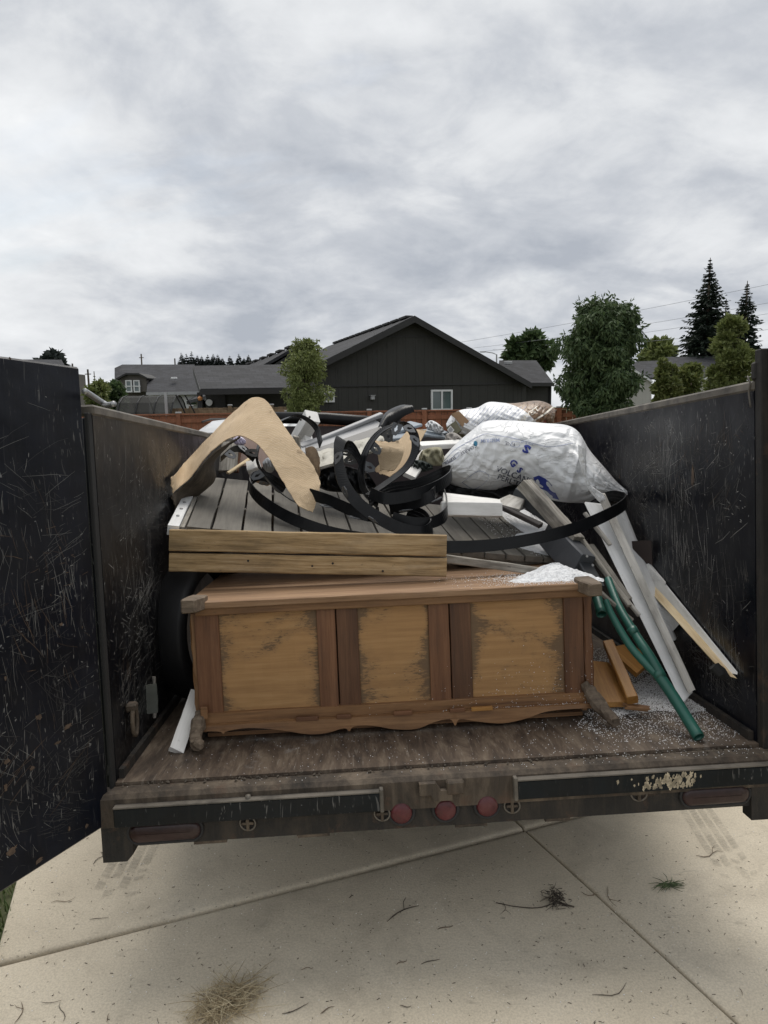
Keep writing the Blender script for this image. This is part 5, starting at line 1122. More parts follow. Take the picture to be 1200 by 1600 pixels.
def bag_line(bag, P, w, mat, parent, n=24, off=.0025):
    C_ = crm([V((a, b, 0)) for a, b in P], n); rows = []
    for i, q in enumerate(C_):
        t = (C_[min(i + 1, len(C_) - 1)] - C_[max(0, i - 1)]).normalized(); nn = V((-t.y, t.x, 0)) * w / 2; r = []
        for z in (q + nn, q - nn): u, c = bag.inv(z.x, z.y); p = bag.at(u, c); r.append(p + (CT - p).normalized() * off)
        rows.append(r)
    g = G(); g.grid(rows); return emit('printed_line', g, mat, parent)
b1 = Bag([(690, 718), (712, 694), (738, 672), (760, 658), (800, 657), (850, 661), (884, 664), (904, 675), (922, 704), (945, 731), (964, 753), (980, 767)],
         [(692, 740), (701, 756), (728, 767), (768, 769), (804, 758), (832, 768), (858, 780), (885, 785), (912, 786), (938, 784), (962, 778), (981, 773)], lambda u: 1.32 - .22 * u * u, .19, 1, .007)
bg1 = b1.mesh('perlite_bag', M_bag, 300, 60, label='big white plastic sack with blue print slumped against the right trailer wall', cat='bag')
# twisted neck hanging from the sack
nk = Bag([(903, 694), (905, 722), (912, 745), (920, 765), (935, 783), (948, 790)], [(916, 702), (916, 722), (918, 745), (926, 760), (942, 772), (950, 784)], .89, .03, 9, .008)
o = nk.mesh('bag_neck', M_bag, 60, 16); o.parent = bg1; o.matrix_basis = WM[bg1].inverted() @ WM[o]
bag_text(b1, 'VOLCANIC', 806, 744, 13, .36, M_inkk, bg1); bag_text(b1, 'PERLITE', 797, 752, 12, .36, M_inkk, bg1)
bag_text(b1, 'FINE', 797, 693, 8, math.pi + .12, M_inkk, bg1); bag_text(b1, 'MEDIUM', 766, 688, 8, math.pi - .05, M_inkl, bg1, bold=.01)
bag_text(b1, 'COARSE', 732, 702, 8, math.pi - .5, M_inkk, bg1); bag_text(b1, 'SUPER', 703, 719, 7.5, math.pi - .55, M_inkk, bg1)
bag_text(b1, 'S', 823, 701, 17, math.pi + .5, M_ink, bg1, bold=.05, sq=1.3)
bag_text(b1, 'G', 802, 724, 15, .9, M_ink, bg1, bold=.03); bag_text(b1, 'S', 812, 735, 13, .9, M_ink, bg1, bold=.03)
bag_text(b1, 'horticultural', 824, 693, 4, math.pi + .3, M_inkl, bg1)
bag_poly(b1, [(743 + math.cos(a) * 3.2, 693 + math.sin(a) * 4.2) for a in [k * .449 for k in range(14)]], M_inkt, bg1)
bag_poly(b1, [(833, 746), (842, 743), (852, 748), (862, 758), (869, 772), (874, 781), (866, 779), (850, 772), (838, 760)], M_ink, bg1, off=.004)
bag_line(b1, [(694, 720), (712, 702), (740, 686), (758, 678), (775, 680), (800, 684), (830, 692)], .8, M_inkl, bg1)
bag_line(b1, [(829, 692), (860, 698), (895, 692)], .7, M_inkl, bg1)
for P in ([(693, 724), (705, 716), (716, 707), (716, 713), (704, 722)], [(800, 690), (812, 691), (810, 698), (799, 697)], [(722, 754), (748, 736), (764, 746), (742, 764)]): bag_line(b1, P + [P[0]], .6, M_inkl, bg1, 6)
# second bag, behind
b2 = Bag([(697, 662), (706, 648), (722, 640), (745, 637), (765, 628), (800, 630), (838, 626), (858, 631), (868, 640)], [(700, 676), (716, 686), (738, 692), (765, 694), (790, 692), (815, 690), (838, 686), (856, 674), (867, 652)], 2.15, .24, 4, .012)
bg2 = b2.mesh('soil_bag', M_bag2, label='white and brown printed soil sack lying behind the big white sack', cat='bag')
bag_text(b2, 'HARVEST', 824, 650, 10, -.62, M_inkw, bg2, off=.004, bold=.02)
bag_line(b2, [(866, 634), (852, 646), (838, 655), (826, 664)], 2.6, M_inkw, bg2, off=.004)
bag_text(b2, 'NET', 850, 661, 5, -.5, M_inkr, bg2, off=.004)
for k in range(13):
    x = 738 + k * 7; bag_line(b2, [(x, 634 + abs(k - 7) * .3), (x - 9 - k * .3, 648), (x - 24 - k * .4, 664)], .55, M_inkl, bg2, 5)
# cartons and rags left of it
def carton(P, Yf, dp, mat, label, cat='box', name='carton', **k):
    q = [ty(x, y, Yf) for x, y in P]; g = G(); g.prism(q, V((0.02, dp, 0))); return emit(name, g, mat, None, label=label, cat=cat, **k)
M_cbx = plain('tan_carton', (.33, .21, .12), .8, 0, .2); M_olive = plain('olive_print', (.17, .16, .10), .6, 0, .3); M_rag = plain('grey_rag', (.28, .26, .24), .9, 0, .3, 20, .8, 25)
bx = carton([(697, 668), (712, 657), (721, 672), (707, 683)], 1.85, .12, M_olive, 'small olive carton with a barcode label wedged left of the soil sack')
g = G(); q = [ty(x, y, 1.845) for x, y in ((694 + 5, 671), (704, 665), (710, 672), (704, 679))]; g.prism(q, V((0, .002, 0)), 0)
q2 = q
for k in range(6):
    a, b = q2[0].lerp(q2[1], .14 + k * .13), q2[3].lerp(q2[2], .14 + k * .13); a2, b2_ = q2[0].lerp(q2[1], .20 + k * .13), q2[3].lerp(q2[2], .20 + k * .13); o_ = V((0, -.001, 0)); g.add([a.lerp(b, .15) + o_, a2.lerp(b2_, .15) + o_, a2.lerp(b2_, .85) + o_, a.lerp(b, .85) + o_], [(0, 1, 2, 3)], 1)
emit('barcode_label', g, [M_white, M_inkk], bx)
carton([(706, 646), (717, 642), (733, 658), (723, 668)], 1.95, .16, M_cbx, 'tan carton with a ribbed edge wedged against the white sack')
def crumple(name, T, B, Yc, D, mat, label, cat, amp=.03, seed=2, **kw):
    b = Bag(T, B, Yc, D, seed, amp); return b.mesh(name, mat, 36, 14, label=label, cat=cat, **kw)
crumple('grey_rag', [(694, 690), (698, 678), (710, 676), (722, 684), (730, 694)], [(695, 697), (700, 702), (712, 703), (724, 703), (731, 700)], 1.75, .08, M_rag, 'crumpled grey rag below the small olive carton', 'rag')
crumple('paper_scrap', [(664, 664), (672, 657), (682, 660), (692, 668)], [(668, 672), (676, 674), (686, 678), (694, 674)], 2.0, .06, M_bag, 'crumpled white paper scrap between the blue grey boards and the cartons', 'paper')
M_kh = plain('khaki_fabric', (.30, .28, .19), .9, 0, .25, 12, .5, 30); M_gr2 = plain('dark_green_fabric', (.03, .04, .035), .8)
crumple('khaki_cloth', [(654, 715), (660, 704), (675, 699), (688, 699), (692, 706)], [(656, 722), (662, 730), (676, 728), (690, 727), (694, 715)], 1.25, .06, M_kh, 'crumpled khaki cloth between the edging loops and the white sack', 'cloth')
crumple('dark_cloth', [(642, 724), (648, 719), (662, 720), (676, 727)], [(644, 736), (652, 738), (664, 737), (677, 733)], 1.2, .05, M_gr2, 'dark green cloth bundle below the khaki cloth', 'cloth')
crumple('black_plastic_sheet', [(496, 738), (510, 731), (535, 728), (556, 732), (575, 738)], [(498, 762), (515, 768), (545, 770), (570, 772), (590, 762)], 1.15, .07, M_pl, 'crumpled black plastic film beneath the tangle of edging', 'plastic film', .05, 6)
crumple('black_plastic_sheet', [(690, 752), (705, 752), (740, 760), (790, 758), (830, 755)], [(690, 776), (720, 782), (760, 790), (800, 800), (835, 790)], 1.3, .10, M_pl, 'crumpled black plastic film in the shadow under the big white sack', 'plastic film', .04, 8)

# ------------------------------------------------------------------ boards and profiles
def bd_(name, a, b, w, t, upv, mat, label, cat='board', **k):
    o = board(name, ty(*a), ty(*b), w, t, V(upv), mat, None, kw=dict(label=label, cat=cat, **({'group': k.pop('group')} if 'group' in k else {})), **k); return o
# white fence post with cap, sticking up behind the arch
pst = bd_('vinyl_post', (442, 712, 1.75), (478, 648, 1.55), .075, .075, (-.35, -.7, .5), M_white, 'short white square post with bolt holes, sticking up beside the cardboard arch', 'post', ch=.004)
for px, py in ((470, 656), (484, 652)):
    c = ty(px, py, 1.50); g = G(); g.disc(c, V((-.3, -.8, .4)), .006, .004, 8); emit('bolt_hole', g, M_mudd, pst)
bd_('white_block', (462, 700, 1.65), (477, 683, 1.6), .06, .05, (-.3, -.7, .5), M_white, 'small white wood block below the short white post', 'block')
bd_('splintered_stick', (470, 735, 1.35), (463, 684, 1.3), .03, .02, (0, -1, .1), M_oldwood, 'weathered grey stick standing behind the cardboard arch', 'stick', ends=.01)
# grey siding stack rising to the right
for i, (a, b, w, t, m, lb) in enumerate((((468, 703, 1.45), (596, 662, 1.75), .13, .014, M_sid, 'upper grey siding panel with a ribbed profile, rising behind the edging'),
                                          ((474, 716, 1.38), (600, 672, 1.66), .10, .05, plain('dark_profile', (.03, .032, .035), .45), 'dark profile lying beneath the grey siding panel'))):
    bd_('vinyl_siding', a, b, w, t, (-.1, -.62, .78), m, lb, 'siding', ch=.004, seg=8)
bd_('vinyl_trim', (470, 696, 1.48), (596, 645, 1.80), .03, .02, (-.1, -.5, .85), M_sid, 'narrow grey siding lip along the upper edge of the panel', 'siding', ch=.004)
pts = [(586, 668, 1.55), (605, 655, 1.7), (622, 640, 1.85), (632, 634, 1.9)]
g = G(); rows = []
P1 = crm([ty(592, 668, 1.66), ty(600, 650, 1.75), ty(610, 641, 1.8), ty(628, 634, 1.82), ty(640, 636, 1.82)], 6); P2 = crm([ty(598, 674, 1.62), ty(606, 664, 1.66), ty(616, 662, 1.68), ty(632, 650, 1.68), ty(646, 643, 1.7)], 6)
for i, (a, b) in enumerate(zip(P1, P2)): rows.append([a.lerp(b, s / 8) + V((0, -.05 * math.sin(math.pi * s / 8) - .006 * (i % 2), .012 * math.sin(math.pi * s / 8))) for s in range(9)])
g.sheet(rows, .005); emit('corrugated_drain_hose', g, M_pl, None, smooth='raw', label='ribbed black hose end at the high tip of the siding pile', cat='hose')
for i, (a, b, w) in enumerate((((596, 676, 1.9), (650, 660, 2.1), .10), ((600, 682, 1.85), (692, 672, 2.1), .12), ((640, 672, 1.95), (694, 680, 2.0), .08))):
    bd_('blue_grey_board', a, b, w, .016, (0, -.35, .94), M_bluegrey, ('upper short', 'long middle', 'lowest right')[i] + ' blue grey painted board behind the upright ring', 'board')
bd_('brown_stick', (600, 680, 1.6), (622, 652, 1.7), .02, .015, (0, -1, .1), M_oldwood, 'thin brown stick leaning on the blue grey boards', 'stick', ends=.008)
bd_('white_trim_board', (655, 693, 1.55), (745, 688, 1.75), .05, .03, (0, -.5, .8), M_white, 'long white trim board lying flat behind the khaki cloth', 'board')
bd_('white_trim_board', (640, 742, 1.1), (668, 706, 1.35), .06, .02, (.2, -.6, .7), M_white, 'white board slanting up between ring and khaki cloth', 'board')
# cream insulation sheet
rows = []
for i in range(25):
    s = i / 24; rows.append([ty(486 + 110 * s + 4 * math.sin(j * 2 + i), 712 - 30 * s + (26 * (j / 7)) * (1 - .2 * s) + 1.2 * math.sin(i * 1.9), 1.35 - .25 * j / 7 + .02 * math.sin(i + j)) for j in range(8)])
g = G(); g.sheet(rows, .012); emit('foam_sheet', g, plain('cream_foam', (.52, .50, .44), .9, 0, .12, 12, .7, 50), None, smooth='raw', label='ragged cream foam underlay sheet below the grey siding panel', cat='foam sheet')
# junk seen through the cardboard arch
M_pink = wood('pinkish_plywood', (.32, .22, .18), (.42, .30, .25), (.48, .36, .31), .7, .5, .2, .05, .1)
bd_('plywood_panel', (398, 672, 2.3), (390, 728, 2.2), .25, .015, (0, -1, .2), M_pink, 'pinkish plywood panel standing behind the cardboard arch', 'panel')
bd_('plywood_panel', (350, 690, 2.4), (345, 735, 2.2), .18, .02, (0, -1, .2), M_oldwood, 'grey brown panel seen through the cardboard arch, left of the pink one', 'panel')
bd_('dark_stick', (374, 690, 2.2), (368, 735, 2.1), .03, .03, (0, -1, .2), M_dresz, 'dark upright stick between the two panels behind the arch', 'stick')
bd_('thin_trim', (356, 738, 1.55), (392, 714, 1.7), .02, .012, (0, -.6, .8), M_splint, 'thin pale trim strip at the back edge of the deck', 'trim')
bd_('white_block', (385, 728, 1.6), (404, 722, 1.6), .08, .05, (0, -.6, .8), M_white, 'white block at the back edge of the deck under the arch', 'block')
bd_('white_block', (402, 746, 1.25), (420, 752, 1.2), .035, .02, (0, -.4, .9), M_cbx, 'small tan block inside the left loop of the long edging strip', 'block')
crumple('clear_plastic_bottle', [(410, 722), (416, 716), (424, 715), (430, 722)], [(411, 731), (417, 737), (425, 738), (431, 731)], 1.4, .04, M_metal, 'small shiny grey can seen through the small edging ring', 'can', .004)
crumple('lilac_wrapper', [(364, 686), (370, 682), (378, 683), (384, 688)], [(365, 692), (371, 696), (379, 696), (384, 693)], 2.1, .05, plain('lilac_film', (.42, .38, .48), .4), 'small lilac plastic wrapper under the apex of the cardboard arch', 'wrapper', .01)
# white painted boards on the deck, right of the tangle
bd_('white_painted_board', (693, 776, .88), (783, 787, .86), .115, .030, (0, -.30, .95), M_white, 'upper white painted board lying on the deck below the big sack', 'board', seg=8)
bd_('white_painted_board', (690, 794, .80), (785, 796, .80), .060, .035, (0, -.95, .25), M_white, 'lower white painted board with a chipped end lying on the deck below the big sack', 'board', seg=8)
bd_('grey_offcut', (808, 776, .95), (790, 790, .86), .08, .02, (.1, -.3, .95), M_whitew, 'triangular grey white offcut right of the white boards', 'offcut', w2=.13)
bd_('dark_splinter', (770, 782, .9), (846, 818, .74), .03, .02, (0, -.3, .95), plain('dark_splinter_wood', (.035, .03, .028), .8), 'dark splintered strip lying across the perlite on the deck', 'stick')
# diagonal timbers on the right
bd_('grey_profile', (812, 762, .98), (884, 812, .80), .06, .055, (.35, -.35, .87), plain('dark_grey_vinyl', (.045, .05, .056), .5, 0, .15), 'upper length of the dark grey box beam, sloping down from the sack', 'beam', ch=.004)
bm_ = bd_('grey_profile', (870, 816, .84), (921, 868, .60), .072, .12, (.40, -.45, .80), plain('dark_grey_vinyl_b', (.055, .06, .068), .5, 0, .15), 'lower thick dark grey box beam with two screws, ending at the dresser corner', 'beam', ch=.006)
for px, py in ((917, 869), (926, 883)):
    c = ty(px, py, .53); g = G(); g.disc(c, (0, -1, 0), .005, .004, 8); emit('screw', g, M_metal, bm_)
bd_('grey_profile', (905, 860, .66), (936, 915, .52), .06, .06, (.3, -.8, .5), plain('dark_vinyl_c', (.03, .033, .037), .5), 'black box beam leg slipping down behind the dresser corner', 'beam', ch=.004)
bd_('weathered_timber', (826, 750, .90), (905, 838, .70), .058, .055, (.35, -.55, .75), M_oldwood, 'weathered pale timber with peeling paint leaning below the sack', 'timber', ends=.01, seg=10, wob=.002)
for i, (a, b, w, m) in enumerate((((896, 820, .78), (985, 945, .48), .022, M_oldwood), ((905, 842, .74), (1000, 960, .50), .016, M_whitew), ((925, 850, .80), (985, 935, .60), .03, M_oldwood), ((930, 915, .45), (990, 968, .40), .014, M_oldwood), ((915, 800, .85), (955, 850, .75), .02, M_whitew))):
    bd_('trim_strip', a, b, w, .014, (.4, -.7, .5), m, ('longest narrow grey trim strip sloping behind the white fascia', 'thin pale trim strip just right of the longest grey one', 'wide grey trim strip deep behind the white fascia', 'short pale trim strip poking out under the dresser corner', 'short whitish trim strip below the sack neck')[i], 'trim', group='narrow trim strips behind the white fascia')
# the two big white boards (fascia with ledge)
fa = bd_('white_fascia', (938, 800, .98), (1068, 1095, .30), .135, .022, (-.55, -.80, .25), M_white2, 'long white fascia board leaning from the sack neck down to the bed floor', 'board', seg=10, w2=.085, kw=None) if False else None
def quadboard(name, P, tvec, mat, label, cat='board', m2=None, parent=None, n=10, jag=.0):
    """board given by the four corners of its seen face (photo column, row, depth): top-left, top-right, bottom-right, bottom-left"""
    a, b, c, d_ = [ty(*q) for q in P]; rows = []
    for i in range(n + 1):
        s = i / n; l_, r_ = a.lerp(d_, s), b.lerp(c, s)
        if i == n and jag: pass
        rows.append([l_.lerp(r_, j / 4) + (noise.noise_vector(l_.lerp(r_, j / 4) * 70) * jag if i == n else V((0, 0, 0))) for j in range(5)])
    g = G(); g.grid(rows); m0 = len(g.v); tv = V(tvec); g.grid([[p + tv for p in r] for r in rows]); nr, nc = n + 1, 5
    rim = [(i, 0) for i in range(nr)] + [(nr - 1, j) for j in range(1, nc)] + [(i, nc - 1) for i in range(nr - 2, -1, -1)] + [(0, j) for j in range(nc - 2, -1, -1)]
    g.grid([[rows[i][j] for i, j in rim], [rows[i][j] + tv for i, j in rim]])
    # local frame with X along the length
    Lm = frame_from(a, d_, (b - a).cross(d_ - a)); inv = Lm.inverted(); g.v = [inv @ v for v in g.v]
    o = bpy.data.objects.new(name, mesh(name, g, mat)); link(o, parent, MT @ Lm)
    if parent is None: props(o, label, cat)
    return o
fa = quadboard('white_fascia', [(913, 786, .95), (948, 790, .93), (1082, 1082, .30), (1066, 1098, .30)], (.012, .02, .004), M_white2, 'long white fascia board leaning from the sack neck down to the bed floor', jag=.004)
quadboard('ledge', [(934, 775, .90), (946, 772, .90), (1087, 1078, .285), (1076, 1084, .28)], (.006, .03, .004), M_whitew, '', parent=fa, jag=.003)
quadboard('white_fascia', [(950, 792, .96), (976, 800, .99), (1056, 1000, .55), (1030, 1008, .52)], (.01, .015, .004), M_white2, 'second white fascia board just behind the long one')
# snapped white board with the raw split end pointing right
sb = quadboard('snapped_board', [(976, 850, .90), (998, 862, .90), (1040, 912, .80), (1018, 925, .78)], (.01, .02, .004), M_white, 'snapped white board with a raw yellow split end pointing at the right wall')
quadboard('painted_face', [(1014, 908, .78), (1030, 903, .78), (1152, 1054, .13), (1143, 1052, .13)], (.008, .012, .004), M_white, '', parent=sb)
quadboard('split_wood', [(1014, 922, .74), (1024, 911, .74), (1150, 1060, .10), (1126, 1046, .13)], (.004, .012, -.004), M_splint, '', parent=sb, jag=.012, n=16)
bl = quadboard('white_offcut', [(1000, 905, .72), (1020, 925, .76), (1064, 972, .70), (1050, 988, .66)], (.008, .03, .0), M_white2, 'square cut white board end between the fascia and the snapped board')
g = G(); c = ty(1127, 1050, .13); P = [c + V((-.02, .01, .02)), c + V((.0, .0, -.0)), c + V((.015, .0, -.02))]; g.tube(P, [.018, .022, .014], 10)
for v in g.v: v += noise.noise_vector(v * 50) * .008
emit('broken_knot', g, M_darkin, sb)
# dark board standing against the right wall
quadboard('dark_panel_board', [(995, 843, .88), (1028, 850, .80), (1030, 915, .78), (1000, 905, .88)], (.02, .03, 0), M_drest, 'dark brown panel piece standing against the right wall behind the fascia') if False else bd_('dark_panel_board', (1012, 845, .86), (1016, 925, .84), .13, .02, (-.5, -.85, 0), plain('dark_brown_board', (.035, .022, .018), .7), 'dark brown panel piece standing against the right wall behind the fascia', 'board')
# green downspout pipes
def gpipe(pts, r, label, n=6):
    P = crm([ty(*q) for q in pts], n); g = G(); N_ = 18; rows = []
    # hollow: outer and inner skins
    ref = None
    for rr in (1.0, .88):
        R_ = []
        for i, p in enumerate(P if rr == 1.0 else P[::-1]):
            i2 = i if rr == 1.0 else len(P) - 1 - i; t = (P[min(i2 + 1, len(P) - 1)] - P[max(i2 - 1, 0)]).normalized(); a = V((0, 0, 1)); a = (a - t * a.dot(t)).normalized(); b = t.cross(a)
            rad = (r(i2 / (len(P) - 1)) if callable(r) else r) * rr; R_.append([p + (a * math.cos(k * 2 * math.pi / N_) + b * math.sin(k * 2 * math.pi / N_)) * rad for k in range(N_)])
        rows += R_
    g.grid(rows, 0, True); return emit('green_pipe', g, M_green, None, smooth=True, label=label, cat='pipe')
gp = gpipe([(1027, 1052, .20), (1050, 1085, .16), (1075, 1125, .10), (1092, 1152, .045)], .0195, 'thick green plastic pipe resting on the bed floor with its open end facing out')
def sub(o, par):
    for k in ('label', 'category', 'group'):
        if k in o: del o[k]
    o.parent = par; o.matrix_basis = WM[par].inverted() @ WM[o]; return o
o = gpipe([(946, 938, .38), (958, 965, .34), (985, 1010, .27), (1012, 1040, .22), (1030, 1057, .195)], lambda s: .0115 + .0045 * s, ''); o.name = 'pipe_branch'; sub(o, gp)
o = gpipe([(950, 905, .55), (968, 950, .42), (995, 995, .30), (1015, 1025, .23), (1034, 1058, .19)], lambda s: .015 + .003 * s, ''); o.name = 'pipe_branch'; sub(o, gp)
P = [ty(990, 985, .31), ty(994, 992, .30)]
for (q, rr) in ((((986, 981, .325), (992, 990, .31)), .0185), (((1026, 1050, .205), (1033, 1058, .19)), .021)):
    g = G(); g.tube([ty(*q[0]), ty(*q[1])], rr, 18); emit('pipe_coupling', g, M_green, gp, smooth=True)
gpipe([(918, 890, .70), (930, 925, .55), (940, 960, .45)], .02, 'wide green plastic pipe hidden behind the upper right dresser corner')
# orange stained furniture pieces on the floor
bd_('orange_furniture_leg', (950, 1000, .62), (988, 1088, .30), .04, .035, (-.2, -.4, .9), M_orange, 'orange stained wood leg lying behind the lower right dresser corner', 'wood piece', ch=.003)
quadboard('orange_board', [(905, 1030, .60), (952, 1035, .60), (986, 1096, .34), (925, 1098, .36)], (0, 0, -.02), M_orange, 'flat orange stained board on the floor under the perlite')
quadboard('orange_curved_piece', [(950, 1012, .62), (985, 1005, .64), (1020, 1030, .58), (995, 1052, .52)], (0, 0.01, -.02), M_orange, 'curved orange furniture rail behind the green pipe')
bd_('brown_offcut', (975, 1100, .31), (1012, 1104, .29), .035, .015, (0, 0, 1), M_dres, 'small brown wood offcut lying on the perlite beside the orange board', 'offcut', ends=.01)
# left side: tyre, white strips, scrap
c = V((-.90, .86, .30)); g = G(); R_ = []
for k in range(36):
    a = 2 * math.pi * k / 36; dirr = V((0.32 * math.cos(a), .95 * math.cos(a), math.sin(a))); axl = V((.95, -.32, 0)); R_.append([c + dirr * (.235 + x) + axl * y for x, y in ((0, -.05), (.03, -.068), (.07, -.066), (.078, -.05), (.080, 0), (.078, .05), (.07, .066), (.03, .068), (0, .05))])
R_.append(R_[0]); g.grid(R_); emit('worn_car_tire', g, plain('shadowed_rubber', (.011, .011, .012), .6), None, smooth=True, label='old black tyre standing in the shadow between dresser and left wall', cat='tyre')
bd_('white_stick', (309, 1080, .42), (277, 1170, .20), .050, .024, (.35, -.80, .5), M_white, 'short white painted stick leaning on the lower left dresser corner', 'stick', ch=.002, ends=.004)
bd_('cream_trim', (241, 1058, .48), (242, 1122, .45), .012, .03, (.4, -.9, 0), M_oldwood, 'pale trim sliver standing beside the left wall', 'trim')
bd_('cream_trim', (234, 1070, .50), (236, 1115, .48), .05, .008, (.3, -.9, 0), plain('dull_green_white', (.09, .095, .08), .7), 'dull greenish plastic flap standing beside the left wall', 'flap')

# ------------------------------------------------------------------ perlite
def heap(path, label, Yfn, n=2600):
    pass
OCT = [0]
def octa(g, c, r):
    d = [random.uniform(.6, 1.3) * r for _ in range(6)]; A = random.uniform(0, 6.28); ca, sa = math.cos(A) , math.sin(A)
    P = [V((d[0], 0, 0)), V((0, d[1], 0)), V((-d[2], 0, 0)), V((0, -d[3], 0)), V((0, 0, d[4] * .8)), V((0, 0, -d[5] * .8))]
    P = [c + V((p.x * ca - p.y * sa, p.x * sa + p.y * ca, p.z)) for p in P]
    g.add(P, [(0, 1, 4), (1, 2, 4), (2, 3, 4), (3, 0, 4), (1, 0, 5), (2, 1, 5), (3, 2, 5), (0, 3, 5)], OCT[0])
def in_poly(x, y, P):
    r = False; j = len(P) - 1
    for i in range(len(P)):
        if (P[i][1] > y) != (P[j][1] > y) and x < (P[j][0] - P[i][0]) * (y - P[i][1]) / (P[j][1] - P[i][1]) + P[i][0]: r = not r
        j = i
    return r
def mound(cx, cy, z, rx, ry, h, seed):
    rows = []
    for i in range(15):
        r = i / 14; rows.append([V((cx + rx * r * math.cos(a), cy + ry * r * math.sin(a), z + h * (1 - r ** 1.25) ** 1.3 * (1 + .25 * noise.noise(V((math.cos(a) * 2, math.sin(a) * 2, seed)))) + .008 * noise.noise(V((cx + r * math.cos(a) * 9, r * math.sin(a) * 9, seed))) - (.004 if i == 14 else 0))) for a in [k * 2 * math.pi / 40 for k in range(40)]])
    return rows
# heap on the dresser top
OCT[0] = 1
p0 = tz(862, 893, ZB); g = G(); g.grid([[V((v.x, v.y, v.z)) for v in r] for r in mound(p0.x - .015, YF + .17, ZB - .004, .15, .12, .050, 1)], 0, True); g.grid(mound(p0.x + .03, YF + .08, ZB - .004, .11, .07, .022, 4), 0, True); g.grid(mound(p0.x - .10, YF + .10, ZB - .004, .12, .07, .012, 7), 0, True)
for k in range(5200):
    a = random.uniform(0, 6.28); r = abs(random.gauss(0, .62)); x = p0.x - .03 + math.cos(a) * r * .24; y = YF + .13 + math.sin(a) * r * .14
    if not (XL + .05 < x < XR - .005 and YF - .025 < y < YF + .8): continue
    q = math.hypot((x - p0.x + .015) / .15, (y - YF - .17) / .12); q2_ = math.hypot((x - p0.x - .03) / .11, (y - YF - .08) / .07); zt = ZB - .004 + max((.050 * (1 - q) ** 1.25 if q < 1 else .004), (.022 * (1 - q2_) ** 1.25 if q2_ < 1 else .004)); octa(g, V((x, y, zt + .001)), random.uniform(.0011, .0024))
for k in range(900):
    x = random.uniform(.05, XR); y = YF + random.uniform(-.02, .26); octa(g, V((x, y, ZB + .002)), random.uniform(.0009, .0018)) if random.random() < ((x + .1) / .7) ** 2 else None
emit('perlite_heap', g, [M_perl, M_grain], None, label='heap of spilled white perlite on the right end of the dresser top', cat='perlite', kind='stuff')
# on the deck boards
def ondeck(px, py, lift=0.0):
    r = rayt(px, py); t = (FL - CT).dot(dn_) / r.dot(dn_); return CT + r * t + dn_ * lift
g = G(); core = [(778, 790), (800, 782), (815, 795), (845, 813), (872, 828), (890, 850), (897, 870), (860, 869), (825, 860), (800, 850), (822, 838), (805, 824), (786, 808)]
halo = [(735, 800), (790, 798), (820, 815), (868, 830), (895, 872), (840, 872), (780, 845), (762, 828)]
rows = []
cc = ondeck(852, 845)
def dheight(p):
    q = math.hypot((p - cc).dot(lat) / .15, (p - cc).dot(dv) / .13); return max(0, .030 * (1 - q * q))
for i in range(12):
    r = i / 11; rows.append([cc + lat * (.15 * r * math.cos(a)) + dv * (.13 * r * math.sin(a)) + dn_ * (.030 * (1 - r * r) - .002) for a in [k * 2 * math.pi / 30 for k in range(30)]])
g.grid(rows, 0, True)
c2 = ondeck(815, 800); g.grid([[c2 + lat * (.05 * r * math.cos(a)) + dv * (.16 * r * math.sin(a)) + dn_ * (.012 * (1 - r * r) - .001) for a in [k * 2 * math.pi / 24 for k in range(24)]] for r in [i / 7 for i in range(8)]], 0, True)
kc = V((sum(p[0] for p in core) / len(core), sum(p[1] for p in core) / len(core), 0)); cp = crm([V((a, b, 0)) for a, b in core] + [V((*core[0], 0))], 5)
rows = [[ondeck(*(kc + (p - kc) * r).xy) + dn_ * (dheight(ondeck(*(kc + (p - kc) * r).xy)) * .6 + .006 * (1 - r ** 3) + .004 * noise.noise(V((p.x * .08 * r, p.y * .08 * r, 3))) + .0015) for p in cp] for r in (0.001, .3, .55, .75, .9, 1.0)]
g.grid(rows)
cnt = 0
while cnt < 8000:
    x, y = random.uniform(730, 900), random.uniform(775, 875)
    if in_poly(x, y, core) or (in_poly(x, y, halo) and random.random() < .05):
        p = ondeck(x, y); octa(g, p + dn_ * (dheight(p) + .006), random.uniform(.0014, .0028)); cnt += 1
emit('perlite_heap', g, [M_perl, M_grain], None, label='spill of white perlite across the right end of the grey deck boards', cat='perlite', kind='stuff')
# on the trailer floor, ground and dresser face
OCT[0] = 0
g = G(); core = [(925, 1105), (960, 1090), (1010, 1060), (1040, 1045), (1090, 1095), (1110, 1110), (1075, 1118), (1030, 1112), (985, 1118), (945, 1125)]
halo = [(900, 1135), (930, 1095), (1010, 1040), (1060, 1060), (1120, 1108), (1160, 1150), (1060, 1165), (960, 1160)]
cnt = 0
while cnt < 15000:
    x, y = random.uniform(820, 1180), random.uniform(1020, 1185); dc = in_poly(x, y, core)
    fall = max(0, min(1, (y - 1090) / 85)); fall = .22 * (1 - fall) ** 1.6 + .012
    if dc or (in_poly(x, y, halo) and random.random() < fall) or random.random() < .006:
        p = tz(x, y, 0.0)
        if abs(p.x) < HW - .01: octa(g, p + V((0, 0, .0015 + (random.random() * .008 if dc else 0))), random.uniform(.0010, .0023)); cnt += 1
for k in range(2200):
    x, y = random.uniform(.60, .98), random.uniform(.42, 1.2); octa(g, V((x, y, .002 + random.random() * .01)), random.uniform(.0015, .003))
for k in range(2500):
    x, y = random.uniform(925, 990), random.uniform(1030, 1100); p = tz(x, y, .022); octa(g, p, random.uniform(.0011, .0022)) if random.random() < .6 else None
for k in range(600):
    p = tz(random.uniform(250, 1180), random.uniform(1130, 1225), 0.0)
    if abs(p.x) < HW and p.y > 0: octa(g, p + V((0, 0, .001)), random.uniform(.0008, .0016))
